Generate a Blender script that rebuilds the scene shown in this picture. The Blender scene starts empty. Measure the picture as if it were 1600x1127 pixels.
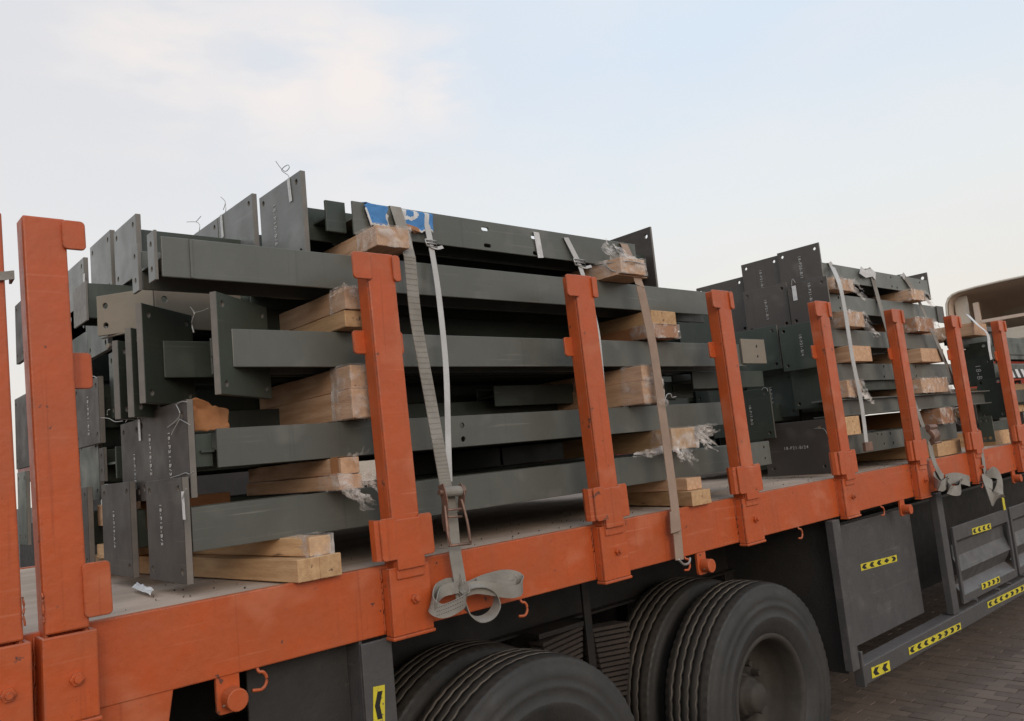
import bpy, math, random
from mathutils import Vector, Matrix, noise
random.seed(7)
S = bpy.context.scene
C = S.collection
PI = math.pi
# ------------------------------------------------------------------ camera
F, YAW, PIT, ROL = 1267.19, .835042, .114422, .0976787
CAM = Vector((0, -2.408, .33))
_f = Vector((math.cos(YAW)*math.cos(PIT), math.sin(YAW)*math.cos(PIT), math.sin(PIT)))
_r = Vector((math.sin(YAW), -math.cos(YAW), 0)); _d = -_r.cross(_f)
_c, _s = math.cos(ROL), math.sin(ROL)
RR = _c*_r+_s*_d; DD = -_s*_r+_c*_d
cd = bpy.data.cameras.new('camera'); cam = bpy.data.objects.new('camera', cd); C.objects.link(cam)
cd.sensor_width = 36; cd.lens = 36*F/1600; cd.clip_start = .05; cd.clip_end = 2000
m = Matrix.Identity(4)
for i in range(3):
    m[i][0] = RR[i]; m[i][1] = -DD[i]; m[i][2] = -_f[i]; m[i][3] = CAM[i]
cam.matrix_world = m; S.camera = cam
# ------------------------------------------------------------------ light
S.view_settings.view_transform = 'Standard'; S.view_settings.look = 'None'
S.view_settings.exposure = 0.0; S.view_settings.gamma = 1; S.view_settings.use_curve_mapping = False
SUN_EL, SUN_AZ = math.radians(24), math.radians(-112)   # direction towards the sun: azimuth from +x
W = bpy.data.worlds.new('World'); S.world = W; W.use_nodes = True
nt = W.node_tree; N = nt.nodes; L = nt.links; N.clear()
def nd(t, **k):
    n = N.new(t)
    for a, b in k.items(): setattr(n, a, b)
    return n
out = nd('ShaderNodeOutputWorld')
sky = nd('ShaderNodeTexSky', sky_type='NISHITA', sun_disc=False)
sky.sun_elevation = SUN_EL; sky.sun_rotation = PI/2-SUN_AZ; sky.dust_density = 3; sky.air_density = 1.2
bgn = nd('ShaderNodeBackground'); bgn.inputs[1].default_value = .10
L.new(sky.outputs[0], bgn.inputs[0])
tc = nd('ShaderNodeTexCoord'); sep = nd('ShaderNodeSeparateXYZ'); L.new(tc.outputs['Generated'], sep.inputs[0])
ramp = nd('ShaderNodeValToRGB'); L.new(sep.outputs[2], ramp.inputs[0])
cr = ramp.color_ramp
cr.elements[0].position = 0; cr.elements[0].color = (.82, .775, .70, 1)
cr.elements[1].position = .62; cr.elements[1].color = (.66, .78, .92, 1)
e = cr.elements.new(.14); e.color = (.82, .79, .74, 1)
e = cr.elements.new(.27); e.color = (.79, .82, .83, 1)
e = cr.elements.new(.42); e.color = (.70, .785, .88, 1)
def ray(px, py):
    return (RR*(px-800)+DD*(py-563.5)+_f*F).normalized()
# broad lilac-grey veil towards the left of the view, thin cream clouds
mp = nd('ShaderNodeMapping'); mp.inputs['Scale'].default_value = (2.2, 2.2, 6.5); mp.inputs['Rotation'].default_value = (.12, -.1, .3)
mp.inputs['Location'].default_value = (.35, .2, .9)
L.new(tc.outputs['Generated'], mp.inputs[0])
nz = nd('ShaderNodeTexNoise'); nz.inputs['Scale'].default_value = 2.6; nz.inputs['Detail'].default_value = 7; nz.inputs['Roughness'].default_value = .5
L.new(mp.outputs[0], nz.inputs[0])
def blob(px, py, r0, r1):
    d = ray(px, py)
    v = nd('ShaderNodeVectorMath', operation='DISTANCE'); v.inputs[1].default_value = d
    L.new(tc.outputs['Generated'], v.inputs[0])
    mr = nd('ShaderNodeMapRange', interpolation_type='SMOOTHSTEP'); mr.inputs[1].default_value = r1; mr.inputs[2].default_value = r0
    L.new(v.outputs['Value'], mr.inputs[0]); return mr.outputs[0]
def math2(op, a, b):
    n = nd('ShaderNodeMath', operation=op)
    for i, x in enumerate((a, b)):
        if isinstance(x, (int, float)): n.inputs[i].default_value = x
        else: L.new(x, n.inputs[i])
    return n.outputs[0]
b1 = math2('MAXIMUM', blob(560, 118, .0, .12), blob(680, 128, .0, .09))
b1 = math2('MAXIMUM', b1, math2('MULTIPLY', blob(430, 110, .0, .14), .9)); b1 = math2('MAXIMUM', b1, math2('MULTIPLY', blob(500, 75, .0, .09), .9))
b2 = math2('MAXIMUM', math2('MULTIPLY', blob(250, 60, .0, .16), .8), math2('MULTIPLY', blob(560, 190, .0, .16), .45))
msk = math2('MAXIMUM', b1, b2)
cl = nd('ShaderNodeMapRange', interpolation_type='SMOOTHSTEP'); cl.inputs[1].default_value = .36; cl.inputs[2].default_value = .56
L.new(nz.outputs[0], cl.inputs[0])
cn = math2('MULTIPLY', math2('ADD', math2('MULTIPLY', cl.outputs[0], .9), .12), msk)
gen = math2('MULTIPLY', math2('SUBTRACT', nz.outputs[0], .45), .7)
tot = nd('ShaderNodeMath', operation='ADD', use_clamp=True); L.new(cn, tot.inputs[0]); L.new(gen, tot.inputs[1])
mixv = nd('ShaderNodeMixRGB'); mixv.inputs[2].default_value = (.76, .73, .725, 1)
L.new(ramp.outputs[0], mixv.inputs[1]); L.new(math2('MULTIPLY', blob(-100, -80, .1, .75), .75), mixv.inputs[0])
mixc = nd('ShaderNodeMixRGB'); mixc.inputs[2].default_value = (.95, .86, .805, 1)
L.new(mixv.outputs[0], mixc.inputs[1]); L.new(math2('MULTIPLY', tot.outputs[0], .8), mixc.inputs[0])
bg2 = nd('ShaderNodeBackground'); L.new(mixc.outputs[0], bg2.inputs[0]); bg2.inputs[1].default_value = 1.10
ms = nd('ShaderNodeMixShader'); ms.inputs[0].default_value = .90
L.new(bgn.outputs[0], ms.inputs[1]); L.new(bg2.outputs[0], ms.inputs[2]); L.new(ms.outputs[0], out.inputs[0])
sl = bpy.data.lights.new('sun', 'SUN'); sl.energy = .95; sl.angle = math.radians(28); sl.color = (1, .87, .74)
so = bpy.data.objects.new('sun', sl); C.objects.link(so)
sd = Vector((math.cos(SUN_AZ)*math.cos(SUN_EL), math.sin(SUN_AZ)*math.cos(SUN_EL), math.sin(SUN_EL)))
so.rotation_euler = sd.to_track_quat('Z', 'Y').to_euler(); so.location = sd*30

# ------------------------------------------------------------------ helpers
def rr(px, py): return RR*(px-800)/F+DD*(py-563.5)/F+_f
def PY(px, py, y): d = rr(px, py); return CAM+d*((y-CAM.y)/d.y)
def PX(px, py, x): d = rr(px, py); return CAM+d*((x-CAM.x)/d.x)
def PZ(px, py, z): d = rr(px, py); return CAM+d*((z-CAM.z)/d.z)
GZ = -1.66

def mat(name, col, rough=.5, col2=None, nscale=4, spots=None, spot_scale=30, spot_t=.68, metallic=0,
        bump=.0, bscale=60, dust=None, dust_amt=.5, stretch=None, spec=.5, coat=0, scr=None, scr_amt=.6, wear=None, var=0):
    M = bpy.data.materials.new(name); M.use_nodes = True
    t = M.node_tree; n = t.nodes; l = t.links; b = n['Principled BSDF']
    b.inputs['Roughness'].default_value = rough; b.inputs['Metallic'].default_value = metallic
    b.inputs['Specular IOR Level'].default_value = spec
    g = n.new('ShaderNodeNewGeometry'); src = g.outputs['Position']
    if stretch:
        q = n.new('ShaderNodeMapping'); q.inputs['Scale'].default_value = stretch; l.new(src, q.inputs[0]); src = q.outputs[0]
    def noi(sc, det=5, rg=.55):
        x = n.new('ShaderNodeTexNoise'); x.inputs['Scale'].default_value = sc; x.inputs['Detail'].default_value = det
        x.inputs['Roughness'].default_value = rg; l.new(src, x.inputs[0]); return x.outputs[0]
    def mr(x, a, c, lo=0, hi=1):
        r = n.new('ShaderNodeMapRange'); r.inputs[1].default_value = a; r.inputs[2].default_value = c
        r.inputs[3].default_value = lo; r.inputs[4].default_value = hi; l.new(x, r.inputs[0]); return r.outputs[0]
    def mx(fac, a, c):
        r = n.new('ShaderNodeMixRGB'); l.new(fac, r.inputs[0])
        for i, v in ((1, a), (2, c)):
            if isinstance(v, tuple): r.inputs[i].default_value = (*v, 1)
            else: l.new(v, r.inputs[i])
        return r.outputs[0]
    col2 = col2 or tuple(c*.8 for c in col)
    o = mx(mr(noi(nscale), .35, .65), tuple(col), tuple(col2))
    fine = mr(noi(nscale*9, 6, .65), .3, .7, 0, .35)
    o = mx(fine, o, tuple(c*.72 for c in col))
    if spots: o = mx(mr(noi(spot_scale, 4), spot_t, spot_t+.03), o, tuple(spots))
    if dust:
        s = n.new('ShaderNodeSeparateXYZ'); l.new(g.outputs['Normal'], s.inputs[0])
        up = mr(s.outputs[2], .3, .9, 0, dust_amt)
        o = mx(up, o, tuple(dust))
        o = mx(mr(noi(7, 6, .7), .5, .8, 0, dust_amt*.6), o, tuple(dust))
    def noim(sc, det, mapping):
        q_ = n.new('ShaderNodeMapping'); q_.inputs['Scale'].default_value = mapping; q_.inputs['Rotation'].default_value = (.07, .05, .03); l.new(g.outputs['Position'], q_.inputs[0])
        x = n.new('ShaderNodeTexNoise'); x.inputs['Scale'].default_value = sc; x.inputs['Detail'].default_value = det; l.new(q_.outputs[0], x.inputs[0]); return x.outputs[0]
    def mul(a, c):
        r = n.new('ShaderNodeMath'); r.operation = 'MULTIPLY'; l.new(a, r.inputs[0])
        if isinstance(c, float): r.inputs[1].default_value = c
        else: l.new(c, r.inputs[1])
        return r.outputs[0]
    if scr:
        m_ = mul(mr(noim(1, 3, (2.2, 2.2, 95)), .63, .70), mr(noim(1, 3, (2, 2, 3)), .45, .65)); o = mx(mul(m_, scr_amt), o, tuple(scr))
        m_ = mul(mr(noim(1, 2, (5, 5, 6)), .60, .72), .35); o = mx(m_, o, tuple(scr))
        m_ = mul(mr(noim(1, 5, (60, 60, 1.6)), .62, .72), .35); o = mx(m_, o, tuple(c*.5 for c in col))
    if var:
        oi = n.new('ShaderNodeObjectInfo'); hs = n.new('ShaderNodeHueSaturation'); l.new(mr(oi.outputs['Random'], 0, 1, 1-var, 1+var), hs.inputs['Value']); l.new(o, hs.inputs['Color']); o = hs.outputs[0]
    if wear:
        be = n.new('ShaderNodeBevel'); be.samples = 3; be.inputs['Radius'].default_value = .007
        dp = n.new('ShaderNodeVectorMath'); dp.operation = 'DOT_PRODUCT'; l.new(be.outputs[0], dp.inputs[0]); l.new(g.outputs['Normal'], dp.inputs[1])
        ed = mr(dp.outputs['Value'], .985, .93); o = mx(mul(mul(ed, mr(noi(22, 5, .7), .42, .60)), .8), o, tuple(wear))
    l.new(o, b.inputs['Base Color'])
    l.new(mr(noi(nscale*3), .3, .7, max(rough-.08, 0), min(rough+.12, 1)), b.inputs['Roughness'])
    if bump:
        bb = n.new('ShaderNodeBump'); bb.inputs['Strength'].default_value = bump; bb.inputs['Distance'].default_value = .004
        l.new(noi(bscale, 5), bb.inputs['Height']); l.new(bb.outputs[0], b.inputs['Normal'])
    return M
ORANGE = mat('orange_paint', (.53, .092, .020), .42, (.45, .092, .026), 5, spots=(.13, .045, .03), spot_scale=19, spot_t=.668, bump=.45, bscale=30, dust=(.38, .17, .095), dust_amt=.28, scr=(.60, .21, .11), scr_amt=.5, wear=(.16, .07, .045))
GREY = mat('grey_primer_paint', (.122, .124, .106), .36, (.098, .099, .084), 1.6, bump=.12, bscale=30, dust=(.20, .185, .16), dust_amt=.35, scr=(.22, .21, .19), scr_amt=.55, var=.10)
GREYB = mat('brownish_grey_shaded_paint', (.060, .047, .040), .52, (.046, .038, .033), 3, bump=.12, bscale=40, scr=(.13, .115, .10), scr_amt=.5, spec=.32, var=.12)  # darker for the low plates: their weaker skylight is put into the colour
GREYG = mat('greenish_grey_paint', (.056, .066, .053), .38, (.046, .055, .045), 2.5, bump=.12, bscale=40, scr=(.11, .12, .10), scr_amt=.5, spec=.38, var=.12)
GREYM = mat('mid_brownish_grey_paint', (.088, .074, .064), .45, (.070, .060, .053), 3, bump=.12, bscale=40, scr=(.17, .15, .135), scr_amt=.5, spec=.4, var=.12)
GREYT = mat('pale_grey_skylit_paint', (.185, .185, .17), .36, (.15, .15, .135), 2.5, bump=.12, bscale=40, scr=(.30, .29, .27))  # lighter for the upper plates: brightness from facing the sky is painted in
BEIGE = mat('beige_primer', (.25, .205, .15), .5, (.20, .17, .13), 3, bump=.08)
EDGE = mat('bare_plate_edge', (.20, .175, .15), .5, (.15, .135, .12), 12)
WOOD = mat('sawn_timber', (.63, .39, .24), .75, (.47, .26, .14), 4, bump=.5, bscale=22, stretch=(11, 1, 11), var=.14, spots=(.20, .11, .06), spot_scale=3.2, spot_t=.66)
WOODP = mat('pale_sawn_timber', (.62, .385, .20), .75, (.46, .26, .125), 4, bump=.5, bscale=22, stretch=(11, 1, 11), var=.14, spots=(.20, .11, .06), spot_scale=3.2, spot_t=.66)
CARD = mat('brown_cardboard', (.40, .17, .065), .8, (.33, .14, .06), 6, bump=.3)
BED = mat('dusty_deck_steel', (.56, .43, .335), .9, (.40, .30, .23), 3, spots=(.17, .12, .09), spot_scale=44, spot_t=.68, bump=.5, bscale=40, stretch=(.5, 1.8, 1))
DARK = mat('black_chassis_paint', (.014, .012, .011), .6, (.024, .019, .016), 4, dust=(.05, .038, .03), dust_amt=.35, bump=.3)
SPR = mat('rusty_spring_steel', (.06, .043, .034), .8, (.04, .03, .025), 6, bump=.4)
MUD = mat('mudguard_black', (.028, .025, .022), .7, (.04, .034, .03), 4, spots=(.09, .075, .06), spot_scale=42, spot_t=.70, bump=.4)
FRAME = mat('dark_grey_frame_paint', (.080, .074, .072), .45, (.065, .062, .062), 4, spots=(.16, .15, .15), spot_scale=20, spot_t=.72, dust=(.16, .14, .13), dust_amt=.5, bump=.3, scr=(.15, .135, .125), scr_amt=.7)
RUB = mat('tyre_rubber', (.026, .025, .024), .6, (.046, .040, .034), 3.5, bump=.4, bscale=50)
TREAD = mat('dusty_tread', (.042, .033, .026), .8, (.028, .024, .020), 5, bump=.4, bscale=50)
GROOVE = mat('groove_dust', (.21, .175, .14), .95, (.07, .058, .048), 12)
RIM = mat('dirty_wheel_rim', (.038, .031, .025), .75, (.055, .043, .033), 6, bump=.5, bscale=25)
WEB = mat('grey_webbing', (.31, .285, .25), .85, (.22, .195, .165), 9, bump=.4, bscale=200)
WEBW = mat('white_webbing', (.55, .53, .51), .7, (.44, .42, .40), 8, bump=.3, bscale=180)
WEBB = mat('tan_webbing', (.36, .25, .185), .85, (.29, .20, .15), 8, bump=.3, bscale=200)
STEEL = mat('rusty_ratchet_steel', (.30, .17, .125), .5, (.20, .13, .10), 14, metallic=.5, bump=.3)
WIRE = mat('galvanised_wire', (.45, .43, .40), .4, metallic=.6)
WHITE = mat('white_label', (.72, .70, .68), .6, (.55, .53, .52), 40)
PRINT = mat('white_stencil_ink', (.60, .58, .55), .7)
BLUE = mat('blue_print', (.06, .22, .50), .5)
YEL = mat('reflective_yellow', (.74, .62, .03), .4, (.60, .49, .05), 14, spots=(.20, .17, .08), spot_scale=60, spot_t=.62)
BLK = mat('black_print', (.015, .015, .015), .5)
CREAM = mat('cream_cab_paint', (.62, .54, .44), .4, (.58, .50, .41), 3)
CREAMD = mat('fairing_inner_plastic', (.62, .48, .38), .6, (.55, .42, .33), 3)
RED = mat('red_cab_paint', (.48, .055, .02), .4, (.42, .05, .02), 3)
PAVE = mat('dusty_clay_paver', (.23, .17, .135), .9, (.165, .122, .097), 2.3, bump=.6, bscale=60)
PAVE2 = mat('dark_clay_paver', (.185, .138, .11), .9, (.135, .10, .08), 3.1, bump=.6, bscale=60)
GND = mat('yard_dust', (.085, .062, .048), .95, (.07, .05, .04), 2, bump=.5)
WHT = mat('white_truck_paint', (.6, .6, .6), .4)
RDK = mat('deep_red_paint', (.22, .02, .015), .4)
# stretch film
FILM = bpy.data.materials.new('stretch_film'); FILM.use_nodes = True
SHRED = bpy.data.materials.new('shredded_film'); SHRED.use_nodes = True
_b = SHRED.node_tree.nodes['Principled BSDF']; _b.inputs['Base Color'].default_value = (.75, .70, .66, 1); _b.inputs['Roughness'].default_value = .2; _b.inputs['Alpha'].default_value = .42
t = FILM.node_tree; b = t.nodes['Principled BSDF']
b.inputs['Base Color'].default_value = (.74, .66, .60, 1); b.inputs['Roughness'].default_value = .15
g = t.nodes.new('ShaderNodeNewGeometry'); x = t.nodes.new('ShaderNodeTexNoise'); x.inputs['Scale'].default_value = 16; x.inputs['Detail'].default_value = 6
x.inputs['Distortion'].default_value = .6
t.links.new(g.outputs['Position'], x.inputs[0]); r = t.nodes.new('ShaderNodeMapRange'); r.inputs[1].default_value = .46; r.inputs[2].default_value = .72
r.inputs[3].default_value = .10; r.inputs[4].default_value = .72; t.links.new(x.outputs[0], r.inputs[0]); t.links.new(r.outputs[0], b.inputs['Alpha'])

class MB:
    def __init__(s): s.v = []; s.f = []; s.mi = []; s.cur = 0
    def add(s, vs, fs):
        o = len(s.v); s.v += [tuple(a) for a in vs]; s.f += [tuple(i+o for i in q) for q in fs]; s.mi += [s.cur]*len(fs); return s
    def box(s, x0, x1, y0, y1, z0, z1):
        vs = [(x, y, z) for x in (x0, x1) for y in (y0, y1) for z in (z0, z1)]
        return s.add(vs, [(0, 1, 3, 2), (4, 6, 7, 5), (0, 4, 5, 1), (2, 3, 7, 6), (0, 2, 6, 4), (1, 5, 7, 3)])
    def obox(s, c, ax, ay, az):
        c = Vector(c); vs = [c+ax*i+ay*j+az*k for i in (-1, 1) for j in (-1, 1) for k in (-1, 1)]
        return s.add(vs, [(0, 1, 3, 2), (4, 6, 7, 5), (0, 4, 5, 1), (2, 3, 7, 6), (0, 2, 6, 4), (1, 5, 7, 3)])
    def tube(s, pts, r, n=8, caps=True):
        pts = [Vector(p) for p in pts]; rings = []
        up = Vector((0, 0, 1))
        for i, p in enumerate(pts):
            d = (pts[min(i+1, len(pts)-1)]-pts[max(i-1, 0)]).normalized()
            a = d.cross(up)
            if a.length < .05: a = d.cross(Vector((0, 1, 0)))
            a.normalize(); b_ = d.cross(a); rad = r[i] if isinstance(r, (list, tuple)) else r
            rings.append([p+(a*math.cos(2*PI*k/n)+b_*math.sin(2*PI*k/n))*rad for k in range(n)])
        vs = [q for R_ in rings for q in R_]; fs = []
        for i in range(len(pts)-1):
            for k in range(n): fs.append((i*n+k, i*n+(k+1) % n, (i+1)*n+(k+1) % n, (i+1)*n+k))
        if caps: fs += [tuple(range(n))[::-1], tuple(range((len(pts)-1)*n, len(pts)*n))]
        return s.add(vs, fs)
    def ribbon(s, pts, wds, w, th=.003):
        """strip along pts, width directions wds, real thickness"""
        pts = [Vector(p) for p in pts]; n = len(pts); vs = []
        for i, p in enumerate(pts):
            d = (pts[min(i+1, n-1)]-pts[max(i-1, 0)]).normalized()
            wd = Vector(wds[i] if isinstance(wds, list) else wds); wd = (wd-d*wd.dot(d)).normalized(); nn = d.cross(wd)
            ww = w[i] if isinstance(w, list) else w
            for a, c in ((-1, -1), (1, -1), (1, 1), (-1, 1)): vs.append(p+wd*a*ww/2+nn*c*th/2)
        fs = []
        for i in range(n-1):
            for k in range(4): fs.append((i*4+k, i*4+(k+1) % 4, (i+1)*4+(k+1) % 4, (i+1)*4+k))
        fs += [(3, 2, 1, 0), (n*4-4, n*4-3, n*4-2, n*4-1)]
        return s.add(vs, fs)
    def mesh(s, name, mats, smooth=False):
        me = bpy.data.meshes.new(name); me.from_pydata(s.v, [], s.f)
        for mm in (mats if isinstance(mats, (list, tuple)) else [mats]): me.materials.append(mm)
        me.polygons.foreach_set('material_index', s.mi)
        if smooth: me.polygons.foreach_set('use_smooth', [True]*len(s.f))
        me.update(); return me
def obj(name, me, parent=None, bev=0, label=None, seg=2):
    o = bpy.data.objects.new(name, me); C.objects.link(o)
    if parent is not None:
        o.parent = parent
        r = parent; off = Vector()
        while r is not None: off += r.location; r = r.parent
        o.location = -off
    if bev:
        md = o.modifiers.new('bevel', 'BEVEL'); md.width = bev; md.segments = seg; md.limit_method = 'ANGLE'; md.angle_limit = .6
        md.harden_normals = False
    if label: o['label'] = label
    return o
def part(name, mb, mt, parent, bev=0, smooth=False, label=None):
    return obj(name, mb.mesh(name, mt, smooth), parent, bev, label)
def tag(o, label, cat, group=None, kind=None):
    o['label'] = label; o['category'] = cat
    if group: o['group'] = group
    if kind: o['kind'] = kind
    return o
def thing(name, label, cat, loc, group=None):
    o = bpy.data.objects.new(name, None); C.objects.link(o); o.location = loc; o.empty_display_size = .1
    return tag(o, label, cat, group)
def struct(o): o['kind'] = 'structure'; return o
def fix(m):
    import bmesh
    b_ = bmesh.new(); b_.from_mesh(m); bmesh.ops.recalc_face_normals(b_, faces=b_.faces); b_.to_mesh(m); b_.free(); return m
_tmp = None
def plate_mesh(outline, holes, th, M4, mats, bev=.0015):
    """flat plate with real holes; outline and holes in (u, v); local w is the thickness"""
    cu = bpy.data.curves.new('tmp', 'CURVE'); cu.dimensions = '2D'; cu.fill_mode = 'BOTH'
    def spl(pts):
        s_ = cu.splines.new('POLY'); s_.points.add(len(pts)-1)
        for p, q in zip(s_.points, pts): p.co = (q[0], q[1], 0, 1)
        s_.use_cyclic_u = True
    spl(outline)
    for h in holes:
        if len(h) == 3: spl([(h[0]+h[2]*math.cos(2*PI*k/14), h[1]+h[2]*math.sin(2*PI*k/14)) for k in range(14)])
        else:
            x_, y_, a_, r_ = h
            spl([(x_+a_+r_*math.cos(t_), y_+r_*math.sin(t_)) for t_ in [-PI/2+PI*k/6 for k in range(7)]] +
                [(x_-a_+r_*math.cos(t_), y_+r_*math.sin(t_)) for t_ in [PI/2+PI*k/6 for k in range(7)]])
    cu.extrude = th/2-bev; cu.bevel_depth = bev; cu.bevel_resolution = 0; cu.offset = -bev
    o = bpy.data.objects.new('tmp', cu); C.objects.link(o)
    dg = bpy.context.evaluated_depsgraph_get(); me = bpy.data.meshes.new_from_object(o.evaluated_get(dg))
    bpy.data.objects.remove(o); bpy.data.curves.remove(cu)
    me.transform(M4)
    if M4.determinant() < 0: me.flip_normals()
    me.materials.clear()
    for q in mats: me.materials.append(q)
    me.polygons.foreach_set('use_smooth', [False]*len(me.polygons))
    for p in me.polygons: p.material_index = 0
    if len(mats) > 1:
        w = (M4.to_3x3() @ Vector((0, 0, 1))).normalized()
        for p in me.polygons: p.material_index = 0 if abs(p.normal.dot(w)) > .5 else 1
    me.update(); return me
def M_x(x): return Matrix(((0, 0, 1, x), (1, 0, 0, 0), (0, 1, 0, 0), (0, 0, 0, 1)))      # u->y v->z w->x
def M_y(y): return Matrix(((1, 0, 0, 0), (0, 0, -1, y), (0, 1, 0, 0), (0, 0, 0, 1)))     # u->x v->z w->-y
def rect(u0, u1, v0, v1, r=0):
    if r <= 0: return [(u0, v0), (u1, v0), (u1, v1), (u0, v1)]
    o = []
    for cx, cy, a in ((u0+r, v0+r, PI), (u1-r, v0+r, 1.5*PI), (u1-r, v1-r, 0), (u0+r, v1-r, .5*PI)):
        o += [(cx+r*math.cos(a+PI/8*k), cy+r*math.sin(a+PI/8*k)) for k in range(5)]
    return o
def xplate(name, x, y0, y1, z0, z1, parent, mt=None, th=.018, holes=True, hr=.011, inset=.035, hl=None):
    mt = mt or [GREYB, EDGE]
    hs = hl if hl is not None else ([(y0+inset, z0+inset, hr), (y1-inset, z0+inset, hr), (y0+inset, z1-inset, hr), (y1-inset, z1-inset, hr)] if holes else [])
    return obj(name, plate_mesh(rect(y0, y1, z0, z1), hs, th, M_x(x), mt), parent)
def yplate(name, y, x0, x1, z0, z1, parent, mt=None, th=.012, hl=(), r=0):
    return obj(name, plate_mesh(rect(x0, x1, z0, z1, r), list(hl), th, M_y(y), mt or [GREY]), parent)
def text(body, size, M4, parent, mt=None):
    cu = bpy.data.curves.new('t', 'FONT'); cu.body = body; cu.size = size; cu.extrude = .0004; cu.align_x = 'CENTER'; cu.align_y = 'CENTER'
    cu.space_character = 1.25; cu.resolution_u = 2
    o = bpy.data.objects.new('t', cu); C.objects.link(o)
    dg = bpy.context.evaluated_depsgraph_get(); me = bpy.data.meshes.new_from_object(o.evaluated_get(dg))
    bpy.data.objects.remove(o); bpy.data.curves.remove(cu); me.transform(M4); me.materials.clear(); me.materials.append(mt or PRINT)
    return obj('stencil_mark', me, parent)
def stencil(body, x, y, z, parent, size=.026, horiz=False):
    """on a plate that faces -x at plane x; letters stacked along z or running along -y"""
    if horiz: R3 = Matrix(((0, 0, -1), (-1, 0, 0), (0, 1, 0)))
    else: R3 = Matrix(((0, 0, -1), (0, -1, 0), (-1, 0, 0)))
    return text(body, size, Matrix.Translation((x-.0006, y, z)) @ R3.to_4x4(), parent)
def wob(p, a, s=9): return Vector(p)+noise.noise_vector(Vector(p)*s)*a

def smooth(pts, k=6):
    pts = [Vector(p) for p in pts]
    ps = []
    for i in range(len(pts)-1):
        p0 = pts[max(i-1, 0)]; p1 = pts[i]; p2 = pts[i+1]; p3 = pts[min(i+2, len(pts)-1)]
        for j in range(k):
            u = j/k; ps.append(.5*((2*p1)+(p2-p0)*u+(2*p0-5*p1+4*p2-p3)*u*u+(3*p1-p0-3*p2+p3)*u**3))
    return ps+[pts[-1]]

# ------------------------------------------------------------------ ground
mb = MB(); mb.box(-150, 300, -150, 300, GZ-.3, GZ-.06)
ground = struct(obj('ground', mb.mesh('ground', GND)))
mb = MB(); mb.box(0, .092, 0, .192, -.05, 0); pm = [mb.mesh('brick', PAVE), mb.mesh('brick', PAVE2)]
cands = []
for i in range(0, 130):
    for j in range(-14, 26):
        cands.append((3.2+i*.1, -1.0+j*.2+(i % 2)*.1))
def vis(x, y):
    q = Vector((x, y, GZ))-CAM; d = q.dot(_f)
    if d <= 0: return False
    u = F*q.dot(RR)/d+800; v = F*q.dot(DD)/d+563.5
    return 1290 < u < 1640 and 930 < v < 1160
near = sorted([c for c in cands if vis(*c)], key=lambda c: (Vector((c[0], c[1], GZ))-CAM).length)
seen = set(near[:300]); rest = MB(); rest2 = MB()
for k, (x, y) in enumerate(cands):
    h = random.uniform(-.004, .002); rz = random.uniform(-.012, .012)
    if (x, y) in seen:
        o = bpy.data.objects.new('brick', pm[k*7 % 5 > 2]); C.objects.link(o); o.parent = ground
        o.location = (x, y, GZ+h); o.rotation_euler = (random.uniform(-.01, .01), random.uniform(-.01, .01), rz)
    else:
        (rest if k*7 % 5 < 3 else rest2).box(x, x+.092, y, y+.192, GZ-.05, GZ+h)
for q, mt in ((rest, PAVE), (rest2, PAVE2)):
    o = part('brick_paving', q, mt, ground); o['kind'] = 'stuff'
mb = MB(); mb.box(3.0, 16.5, -4, 4.3, GZ-.055, GZ-.012); part('joint_sand', mb, GND, ground)

# ------------------------------------------------------------------ trailer
tr = thing('flatbed_trailer', 'orange flatbed trailer with dusty deck, dual wheels and dark side lockers', 'trailer', (6, 1.25, GZ))
X0, X1 = -1.2, 12.6
mb = MB(); mb.box(X0, X1, .001, .03, -.225, 0); mb.box(X0, X1, .03, .09, -.225, -.205); mb.box(X0, X1, .03, .10, -.03, -.012)
part('side_rail', mb, ORANGE, tr, .004)
mb = MB(); mb.box(X0, X1, 2.42, 2.45, -.225, 0); part('side_rail', mb, ORANGE, tr, .004)
# gusset at the rear bolster
mb = MB(); g0 = PY(272, 1068, 0); g1 = PY(262, 1127, 0)
mb.add([(X0, .004, -.22), (g0.x, .004, -.22), (g1.x-.03, .004, -.5), (X0, .004, -.5), (X0, .028, -.22), (g0.x, .028, -.22), (g1.x-.03, .028, -.5), (X0, .028, -.5)],
       [(0, 3, 2, 1), (4, 5, 6, 7), (0, 1, 5, 4), (1, 2, 6, 5), (2, 3, 7, 6), (3, 0, 4, 7)])
part('gusset_plate', mb, ORANGE, tr, .003)
# deck: steel sheets with slightly proud seams
xs = [X0, .2, 1.9, 3.75, 5.4, 7.2, 9.0, 10.8, X1]
for a, b_ in zip(xs, xs[1:]):
    mb = MB(); nx, ny = 26, 24; vs = []
    for i in range(nx+1):
        for j in range(ny+1):
            x = a+.002+(b_-a-.004)*i/nx; y = .031+2.388*j/ny
            vs.append((x, y, -.006+.004*noise.noise(Vector((x*2, y*2, 3)))))
    fs = [(i*(ny+1)+j, (i+1)*(ny+1)+j, (i+1)*(ny+1)+j+1, i*(ny+1)+j+1) for i in range(nx) for j in range(ny)]
    mb.add(vs, fs); part('deck_sheet', mb, BED, tr, smooth=True)
mb = MB(); mb.box(X0, X1, .032, 2.418, -.03, -.014); part('deck_underside', mb, DARK, tr)
for k in range(16):
    mb = MB(); x = X0+.4+k*.86
    mb.box(x-.004, x+.004, .1, 2.38, -.18, -.031); mb.box(x-.03, x+.03, .1, 2.38, -.188, -.18)
    part('cross_member', mb, DARK, tr)
for y in (.78, 1.62):
    mb = MB(); mb.box(X0, X1, y-.006, y+.006, -.55, -.2); mb.box(X0, X1, y-.06, y+.06, -.562, -.55)
    part('chassis_beam', mb, DARK, tr)
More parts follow.
